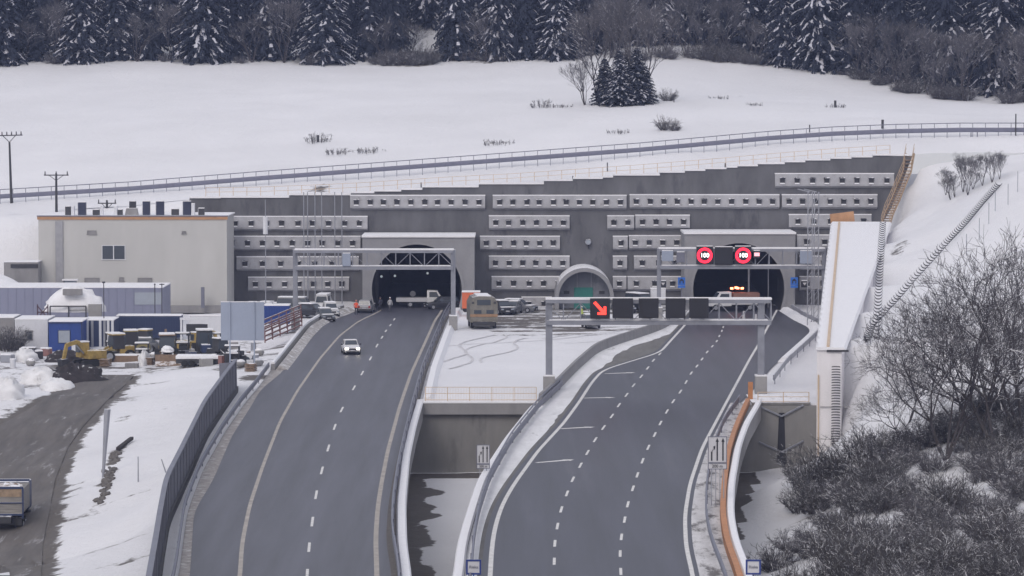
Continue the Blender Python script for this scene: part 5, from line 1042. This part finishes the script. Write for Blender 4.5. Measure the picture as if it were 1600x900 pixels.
# ---------------------------------------------------------------- people
def person_mat(name, top, bot, hair=(.03, .025, .02)):
    m = bpy.data.materials.new(name); m.use_nodes = True; N = m.node_tree.nodes; L = m.node_tree.links; tc = N.new('ShaderNodeTexCoord'); sx = N.new('ShaderNodeSeparateXYZ'); L.new(tc.outputs['Object'], sx.inputs[0])
    mr = N.new('ShaderNodeMapRange'); mr.inputs[2].default_value = 2.0; L.new(sx.outputs[2], mr.inputs[0]); cr = N.new('ShaderNodeValToRGB'); cr.color_ramp.interpolation = 'CONSTANT'; e = cr.color_ramp.elements
    e[0].color = (.02, .02, .02, 1); e[1].position = .05; e[1].color = (*bot, 1)
    for p_, c_ in ((.44, top), (.765, (.35, .2, .15))): x = e.new(p_); x.color = (*c_, 1)
    L.new(mr.outputs[0], cr.inputs[0]); L.new(cr.outputs[0], N['Principled BSDF'].inputs['Base Color']); return m
def person(loc, rz, label, mt, helmet='whitep', pose=0):
    t = thing('person', loc, label, 'person', None, rz)
    V = [(0, 0, .95), (0, 0, 1.15), (0, .01, 1.38), (0, 0, 1.5), (0, -.02, 1.58), (0, -.03, 1.68)]; Rr = [.15, .14, .16, .065, .085, .1]; E = [(0, 1), (1, 2), (2, 3), (3, 4), (4, 5)]
    for s_ in (-1, 1):
        k = len(V); sw = s_ * pose; V += [(s_ * .1, 0, .88), (s_ * .12, -.06 + sw, .5), (s_ * .13, .02 + sw * 1.2, .09), (s_ * .14, -.14 + sw * 1.2, .05)]; Rr += [.1, .075, .055, .045]; E += [(0, k), (k, k + 1), (k + 1, k + 2), (k + 2, k + 3)]
        k = len(V); V += [(s_ * .2, .01, 1.4), (s_ * .27, .04, 1.14), (s_ * .26, -.12, .92), (s_ * .25, -.18, .86)]; Rr += [.075, .055, .042, .034]; E += [(2, k), (k, k + 1), (k + 1, k + 2), (k + 2, k + 3)]
        for f in range(4): q = len(V); V += [(s_ * (.27 - .02 * f), -.22 + .005 * f, .82), (s_ * (.268 - .02 * f), -.235, .785 + .004 * abs(f - 1.5))]; Rr += [.011, .009]; E += [(k + 3, q), (q, q + 1)]
        q = len(V); V += [(s_ * .21, -.2, .86), (s_ * .2, -.225, .835)]; Rr += [.012, .01]; E += [(k + 3, q), (q, q + 1)]
    me = bpy.data.meshes.new('body'); me.from_pydata(V, E, []); me.materials.append(mt); o = bpy.data.objects.new('body', me); S.collection.objects.link(o); o.parent = t
    me.skin_vertices.new() if hasattr(me.skin_vertices, 'new') and not me.skin_vertices else None
    md = o.modifiers.new('skin', 'SKIN')
    if not me.skin_vertices:
        bpy.context.view_layer.objects.active = o; bpy.ops.object.modifier_remove(modifier='skin') if False else None
    if me.skin_vertices:
        for i, r in enumerate(Rr): me.skin_vertices[0].data[i].radius = (r, r * (.75 if i in (0, 1, 2) else 1)); me.skin_vertices[0].data[i].use_root = (i == 0)
    o.modifiers.new('sub', 'SUBSURF').levels = 1; o.modifiers['sub'].render_levels = 2
    MB().blob((0, -.02, 1.73), (.115, .13, .12), 12, 5, 1, .0, True).build('helmet', M[helmet], t, smooth=True); MB().box((0, -.13, 1.68), (.03, .03, .04)).build('nose', mt, t)
    return t
person(Vector((X(556, 426), 426, 0)), R(170), 'person in orange hi vis jacket standing beside the silver estate car', person_mat('orange_workwear', (.75, .1, .04), (.02, .022, .035)), 'orangebox')
person(Vector((X(609, 432), 432, 0)), R(20), 'person in white top standing in the left tunnel mouth', person_mat('white_workwear', (.4, .4, .42), (.1, .1, .12)), 'whitep', .1)
person(Vector((X(594, 433), 433, 0)), R(-40), 'person in dark clothes at the left edge of the left tunnel mouth', person_mat('dark_workwear', (.03, .03, .05), (.02, .02, .03)), 'darkpaint', .1)
person(Vector((X(909, 414), 414, 0)), R(60), 'person in yellow hi vis jacket seen through the near gantry truss', person_mat('yellow_workwear', (.5, .6, .1), (.06, .06, .08)), 'whitep')
for px, y, lb in ((1163, 418, 'white and dark marker cone on the road before the right tunnel'), (1182, 412, 'white marker cone close to the right column of the near gantry')):
    o = thing('marker_cone', (X(px, y), y, 0), lb, 'cone'); MB().bar((0, 0, .04), (0, 0, 1.), .2, .12, 10).build('cone_body', M['signw'], o); MB().box((0, 0, .03), (.6, .6, .06)).build('cone_base', M['black'], o)
# ---------------------------------------------------------------- vegetation
def rv(r): return Vector((r.gauss(0, 1), r.gauss(0, 1), r.gauss(0, 1))).normalized()
def conifer(seed, H=20., rad=4.6, snowy=.6, dens=1.):
    r = random.Random(seed); t = thing('spruce_tree', (0, 0, 0), '', 'spruce'); MB().bar((0, 0, -1), (0, 0, H * .97), .3, .03, 7).build('trunk', M['bark'], t)
    c = MB(); s = MB(); z = .6
    while z < H * .98:
        q = z / H; L0 = rad * (1 - q) ** .75 * (.75 + .25 * min(1, z / 2)); n = max(4, int((5 + L0 * 1.5) * dens))
        for i in range(n):
            a = 2 * math.pi * (i + r.random()) / n; L = L0 * r.uniform(.65, 1.12) + .15; d = Vector((math.cos(a), math.sin(a), 0)); side = Vector((-d.y, d.x, 0)); dr = r.uniform(.12, .42)
            m = max(2, int(L / .42)); pts = []
            for k in range(m + 1): u = k / m; pts.append(Vector((0, 0, z + r.uniform(-.03, .03))) + d * L * u + Vector((0, 0, .12 * L * math.sin(u * 2.6) - dr * L * u * u)))
            for k in range(1, m + 1):
                p = pts[k]; u = k / m; sw = (.62 * (1 - .55 * u) + .12) * min(1, .4 + L * .25)
                for sd in (-1, 1):
                    e = p + side * sd * sw * r.uniform(.6, 1.3) + d * r.uniform(.05, .3) - Vector((0, 0, r.uniform(.1, .5)))
                    e2 = p + side * sd * sw * .35 - Vector((0, 0, r.uniform(.35, .85))) + d * r.uniform(-.1, .3)
                    c.add([pts[k - 1], p, e], [(0, 1, 2)]); c.add([p, e, e2], [(0, 1, 2)])
            if r.random() < snowy:
                k0 = max(1, int(m * r.uniform(.3, .6)))
                for k in range(k0, m):
                    ww = r.uniform(.06, .3)
                    if r.random() < .25: continue
                    up = Vector((0, 0, .06)); s.loft([[pts[k] - side * ww * .8 + up, pts[k] + up * 2.2, pts[k] + side * ww * .8 + up], [pts[k + 1] - side * ww + up, pts[k + 1] + up * 2, pts[k + 1] + side * ww + up]], caps=True)
                    if r.random() < .4: e = pts[k + 1] + side * r.choice((-1, 1)) * r.uniform(.2, .6) - Vector((0, 0, r.uniform(.05, .4))); s.bar(pts[k + 1] + up, e, ww * .8, .05, 4)
        z += .38 + .2 * q
    c.build('crown', M['needle'], t); s.build('branch_snow', M['bsnow'], t); return t
def bare(seed, H=9., stems=1, m='twig', spread=.5, depth=5, r0=.13, name='bare_tree', cat='bare tree', up=.12, twigs=3):
    r = random.Random(seed); t = thing(name, (0, 0, 0), '', cat); tr = MB(); tw = MB()
    def grow(p, d, L, rad, k):
        n = 2 if k > 1 else 1; q = p
        for i in range(n):
            d2 = (d + rv(r) * .12 + Vector((0, 0, .06))).normalized(); e = q + d2 * L / n; (tr if k >= depth - 1 else tw).bar(q, e, max(rad * (1 - .2 * i), .012), max(rad * (1 - .2 * (i + 1)), .01), 5 if k > 2 else 3, cap=False); q = e; d = d2
            if k <= depth - 1 and i == 0 and r.random() < .7 and k > 1: grow(q, (d + rv(r) * spread * 1.6).normalized(), L * .5, rad * .45, k - 2 if k > 2 else 0)
        if k <= 0: return
        for i in range(twigs if k < depth - 1 else r.choice((2, 3))):
            nd = (d + rv(r) * spread + Vector((0, 0, up))).normalized(); grow(q, nd, L * r.uniform(.6, .85), rad * r.uniform(.5, .68), k - 1)
    for i in range(stems):
        a = r.uniform(0, 6.28); d = Vector((math.cos(a) * spread * .7, math.sin(a) * spread * .7, 1)).normalized() if stems > 1 else Vector((r.uniform(-.1, .1), r.uniform(-.1, .1), 1)); grow(Vector((0, 0, -.3)), d, H * .3, r0 * r.uniform(.7, 1.1), depth)
    tr.build('trunk', M['bark'], t); tw.build('crown', M[m], t); return t
def shrub(seed, H=2.5, n=70, m='shrub', spread=.8, name='bare_shrub', base=.35):
    r = random.Random(seed); t = thing(name, (0, 0, 0), '', 'shrub'); st = MB(); c = MB()
    for i in range(n):
        a = r.uniform(0, 6.28); rr = r.random() ** .6 * H * base; p = Vector((math.cos(a) * rr, math.sin(a) * rr, -.2)); d = Vector((math.cos(a) * spread * r.random(), math.sin(a) * spread * r.random(), 1)).normalized(); L = H * r.uniform(.5, 1.05)
        m1 = p + d * L * .5 + rv(r) * .1; e = m1 + (d + rv(r) * .25).normalized() * L * .5; st.bar(p, m1, .026, .018, 3, cap=False); c.bar(m1, e, .018, .008, 3, cap=False)
        for k in range(9):
            q = p.lerp(m1, r.uniform(.3, 1)) if k < 3 else m1.lerp(e, r.random()); f = q + (d + rv(r) * .8).normalized() * L * r.uniform(.12, .32); c.bar(q, f, .015, .008, 3, cap=False)
            for _ in range(2): c.bar(q.lerp(f, r.uniform(.3, .9)), f + rv(r) * .22, .011, .006, 3, cap=False)
    st.build('stems', M['bark'], t); c.build('twigs', M[m], t); return t
SPR = [conifer(1, 22, 5.2, .75), conifer(2, 20, 4.4, .35), conifer(3, 18, 3.9, .15), conifer(4, 24, 5.6, .55), conifer(5, 16, 3.4, .25)]
BAR = [bare(11, 12, 3, 'twigl', .5, 6, .15), bare(12, 10, 5, 'twigl', .6, 5, .12), bare(13, 14, 2, 'twigl', .45, 6, .17)]
SHR = [shrub(21, 2.6, 85, 'shrub', 1.4), shrub(22, 3.2, 85, 'shrub', 1.0), shrub(23, 2.0, 75, 'twigl', 1.7), shrub(24, 2.4, 85, 'twigl', 1.3), shrub(25, .9, 34, 'shrub', .5, base=2.6), shrub(26, 1.2, 30, 'shrub', .6, base=1.5)]
def zone(px):
    return ('at the far left edge' if px < 120 else 'above the white building' if px < 360 else 'above the left tunnel' if px < 720 else 'above the arched niche' if px < 900 else 'behind the lone tree clump' if px < 1080 else 'above the right tunnel' if px < 1320 else 'at the far right edge')
used_first = set(); KS = {}
def place(protos, k, p, rz, sc, label, group, hs=1.):
    o = protos[k]
    if id(o) in used_first: o = copy_tree(o)
    else: used_first.add(id(o))
    o.location = p; o.rotation_euler = (0, 0, rz); o.scale = (sc, sc, sc * hs); o['label'] = label; o['group'] = group; return o
fr = random.Random(5)
snowword = ['snow laden', 'dark lightly snowed', 'dark slim', 'broad snow flecked', 'small dark']
def edge_y(px): return float(np.interp(px, [e[0] for e in EDGE], [e[2] for e in EDGE]))
def hz(x, y): return float(HILL(np.array([x]), np.array([y]))[0])
front = [(-45, 2, 3), (8, 2, 1), (60, 5, 4), (128, 3, 0), (185, 4, 1), (235, 4, 4), (318, 3, 3), (372, 6, 2), (425, 6, 1), (508, 3, 0), (575, 6, 4), (615, 9, 2), (712, 5, 1), (775, 4, 0), (818, 4, 2), (868, 3, 3), (915, 8, 4), (1125, 9, 4), (1165, 10, 1), (1228, 4, 0), (1282, 4, 3), (1330, 8, 1), (1395, 12, 2), (1480, 14, 1), (1560, 14, 3), (1640, 10, 0)]
for px, dy, k in front:
    y = edge_y(px) + dy; x = X(px, y); place(SPR, k, (x, y, hz(x, y) - .4), fr.uniform(0, 6.28), fr.uniform(.9, 1.15), '%s front row spruce %s' % (snowword[k], zone(px)), 'spruces of the forest front row', fr.uniform(.85, 1.25)).rotation_euler = (R(fr.uniform(-3, 3)), R(fr.uniform(-4, 4)), fr.uniform(0, 6.28))
for row_ in range(1, 5):
    for i in range(30):
        px = -60 + 1740 * i / 29 + fr.uniform(-25, 25)
        if 640 < px < 735 and row_ < 3: continue
        y = edge_y(px) + 9 + row_ * 9 + fr.uniform(-3, 3); x = X(px, y); k = fr.randrange(5); place(SPR, k, (x, y, hz(x, y) - .5), fr.uniform(0, 6.28), fr.uniform(.95, 1.3), '%s spruce deep in the forest %s' % (snowword[k], zone(px)), 'spruces behind the forest front row', fr.uniform(.8, 1.3)).rotation_euler = (R(fr.uniform(-3, 3)), R(fr.uniform(-4, 4)), fr.uniform(0, 6.28))
for px, dy, k in [(40, 3, 1), (90, 1, 0), (215, 1, 1), (270, 2, 0), (395, 2, 1), (445, 2, 0), (600, 4, 1), (640, 9, 1), (760, 1, 1), (925, 5, 2), (955, 3, 0), (985, 4, 2), (1015, 3, 0), (1045, 3, 1), (1070, 5, 0), (1095, 3, 1), (1130, 3, 0), (1180, 2, 1), (1345, 3, 0), (1370, 2, 1), (1400, 4, 0), (1420, 2, 1), (1450, 3, 0), (1475, 2, 1), (1505, 2, 0), (1575, 0, 1), (1600, 2, 0), (1540, 9, 2), (1360, 7, 2), (1590, 6, 2)]:
    y = edge_y(px) + dy; x = X(px, y); place(BAR, k, (x, y, hz(x, y) - .2), fr.uniform(0, 6.28), fr.uniform(.65, .95), '%s frosted bare tree at the forest edge %s' % (['twin stemmed', 'bushy', 'tall'][k], zone(px)), 'bare trees along the forest edge')
for i in range(62):
    px = fr.uniform(-20, 1610) if i < 30 else fr.choice([fr.uniform(600, 760), fr.uniform(1000, 1200), fr.uniform(1330, 1600)]); y = edge_y(px) + fr.uniform(-.5, 4); x = X(px, y); k = fr.choice([2, 3, 0]); place(SHR, k, (x, y, hz(x, y) - .1), fr.uniform(0, 6.28), fr.uniform(.7, 1.3), '%s low bush at the foot of the forest %s' % ({0: 'brown', 2: 'frosted', 3: 'dense frosted'}[k], zone(px)), 'bushes at the foot of the forest')
# clump of trees in the snowfield
for px, row, k, sc, lb in [(945, 163, 4, .5, 'leftmost dark spruce of the lone clump in the snowfield'), (968, 164, 0, .42, 'middle dark spruce of the lone clump in the snowfield'), (995, 163, 3, .4, 'right dark spruce of the lone clump in the snowfield'), (1008, 161, 4, .4, 'small outer spruce at the right of the lone clump'), (982, 160, 1, .42, 'snow flecked spruce at the back of the lone clump')]:
    p = WT(px, row, 448); place(SPR, k, p, fr.uniform(0, 6), sc * 1.45, lb, 'lone clump of trees in the snowfield', .62)
p = WT(914, 164, 448); place(BAR, 1, p, 1., .75, 'slim bare sapling just left of the lone spruce clump', 'lone clump of trees in the snowfield')
for px, sc, k in [(935, 1.1, 0), (965, 1.2, 2), (1000, 1.1, 0)]: p = WT(px, 161, 448); place(BAR, k, p, px, sc, 'bare tree rising above the lone spruce clump, %s' % {935: 'left one', 965: 'middle one', 1000: 'right one'}[px], 'lone clump of trees in the snowfield')
# small bushes and posts on the snowfield
for px, row, k, sc, lb in [(1040, 203, 0, .75, 'dark twiggy bush left of the pair in the middle of the snowfield'), (1055, 204, 2, .55, 'paler twiggy bush right of the pair in the snowfield'), (530, 240, 0, .4, 'small tuft in the snow above the left tunnel'), (580, 238, 0, .4, 'small tuft with twigs right of the first above the left tunnel'), (780, 226, 0, .4, 'small tuft above the niche'), (848, 168, 2, .45, 'tiny bush left of the lone clump'), (880, 168, 0, .3, 'very small tuft left of the lone clump'), (1045, 158, 0, .7, 'twiggy bush right of the lone clump'), (1122, 155, 0, .3, 'tiny tuft right of the twiggy bush'), (965, 208, 0, .3, 'lone tiny tuft below the lone clump'), (1178, 165, 0, .25, 'tiny tuft farther right on the snowfield'), (497, 222, 2, .5, 'pale little bush above the left tunnel'), (1305, 168, 0, .3, 'tiny tuft above the right tunnel')]:
    place(SHR, k if sc > .5 else 4 + k // 2, WT(px, row, 448), px, sc if sc > .5 else sc * 2.2, lb, 'bushes on the snowfield')
for px, r0, r1, lb in [(1379, 187, 201, 'dark stump post standing just above the upper guardrail'), (1305, 157, 168, 'grey post standing in the snow above the right tunnel'), (1053, 149, 160, 'dark post beside the twiggy bush right of the lone clump'), (1265, 195, 207, 'thin post in the snow above the guardrail'), (1587, 178, 212, 'thin tall post at the right end of the upper guardrail'), (949, 254, 268, 'thin marker between crest railing and upper guardrail'), (658, 285, 293, 'small device post on the crest above the left portal'), (895, 275, 283, 'small device post on the crest above the niche'), (1133, 256, 264, 'small device post on the crest above the right portal'), (497, 211, 222, 'short grey post in the snowfield above the slim masts')]:
    p = WT(px, r1, 447.5); h = (r1 - r0) * p.y / F; o = MB().box((0, 0, h / 2), (.34 if 'stump' in lb or 'grey post' in lb else .14, .2, h)).build('snow_post', M['darkp']); o.location = p; tag(o, lb, 'post', 'posts on the snowy hillside')
# shrubs behind the crest of the right slope
for i, (px, row) in enumerate([(1478, 305), (1492, 308), (1505, 300), (1520, 296), (1535, 290), (1550, 285), (1562, 280), (1485, 312), (1512, 305)]):
    place(BAR, i % 2 + (i % 3 == 0) * 0, WT(px, row, 405), i, .26 + .05 * (i % 3), '%s shrub behind the crest of the right snow slope' % ('grey twiggy' if i % 2 else 'taller grey'), 'shrubs behind the right crest')
# big bare trees and thicket at the lower right
BIG = [bare(31, 15, 5, 'twig', .8, 6, .2, twigs=3, up=.05), bare(32, 13, 3, 'twig', .75, 6, .16, twigs=3, up=.05)]
for px, row, k, sc, rz, lb in [(1478, 718, 0, .8, .9, 'large multi stemmed bare tree leaning over the slope at lower right'), (1560, 705, 1, 1.2, 1.9, 'tall bare tree near the right edge behind the thicket'), (1600, 690, 0, 1.15, 4, 'big bare tree cut by the right edge of the frame'), (1412, 700, 1, .5, 3.1, 'smaller bare tree left of the large one by the chute'), (1530, 640, 1, .7, 5., 'bare tree standing higher on the slope behind the large one'), (1590, 600, 1, .75, .6, 'thin bare tree high on the slope at the right edge'), (1525, 700, 0, .9, 2.2, 'bare tree with crossing limbs between the two largest ones'), (1420, 660, 1, .55, 4.4, 'slender bare tree in front of the diagonal chute'), (1590, 650, 1, .8, 3.7, 'bare tree half way up the slope near the right edge')]:
    p = WT(px, row, 215); place(BIG, k, p, rz, sc, lb, 'large bare trees on the right slope')
tk = random.Random(9)
def zone2(px, row): return ('beside the dark underpass' if px < 1310 else 'under the large bare tree' if px < 1480 else 'at the right edge') + (', lower part' if row > 820 else ', upper part')
n = 0
for i in range(900):
    row = tk.uniform(600, 960); px = tk.uniform(1205, 1660)
    lim = np.interp(px, [1200, 1250, 1310, 1340, 1400, 1500, 1660], [905, 765, 742, 720, 700, 650, 600])
    if row < lim or n > 185: continue
    if 1200 < px < 1300 and 800 < row and tk.random() < .35: continue
    p = WT(px, row, 165); k = tk.choice([0, 1, 2, 3, 2, 3]); n += 1
    place(SHR, k, p, tk.uniform(0, 6.28), tk.uniform(.45, 1.1), '%s shrub of the thicket %s' % (['brown bushy', 'tall brown', 'snow frosted', 'dense frosted'][k], zone2(px, row)), 'shrubs of the thicket at lower right')
for px, row, k, sc in [(1262, 760, 1, 1.0), (1275, 800, 1, .9), (1290, 770, 0, 1.1), (1310, 760, 1, 1.2), (1335, 745, 0, 1.1), (1250, 800, 0, .7), (1360, 735, 1, 1.1), (1390, 725, 3, 1.1)]:
    place(SHR, k, WT(px, row, 200), px, sc, 'dark bush at the upper left end of the thicket below the chute', 'dark bushes below the chute')
for i, (px, row) in enumerate([(5, 545), (14, 548), (22, 546), (2, 536)]): place(SHR, 1, at(px, row), i, .8, 'dark brush in front of the grey shed at far left', 'dark brush by the grey shed')
for px in range(735, 1070, 1):
    pass
for lst in (SPR, BAR, SHR, BIG):
    for o in lst:
        if id(o) not in used_first: remove_tree(o)
# ---------------------------------------------------------------- hazy air
hz_ = MB().box((0, 430, 45), (900, 1100, 110)).build('haze', None or M['snow']); hz_.data.materials.clear()
m = bpy.data.materials.new('haze_air'); m.use_nodes = True; N = m.node_tree.nodes; N.remove(N['Principled BSDF']); v = N.new('ShaderNodeVolumePrincipled'); v.inputs['Color'].default_value = (.5, .6, 1., 1); v.inputs['Density'].default_value = .00018; v.inputs['Anisotropy'].default_value = 0.
m.node_tree.links.new(v.outputs[0], N['Material Output'].inputs['Volume']); hz_.data.materials.append(m); tag(hz_, kind='stuff')
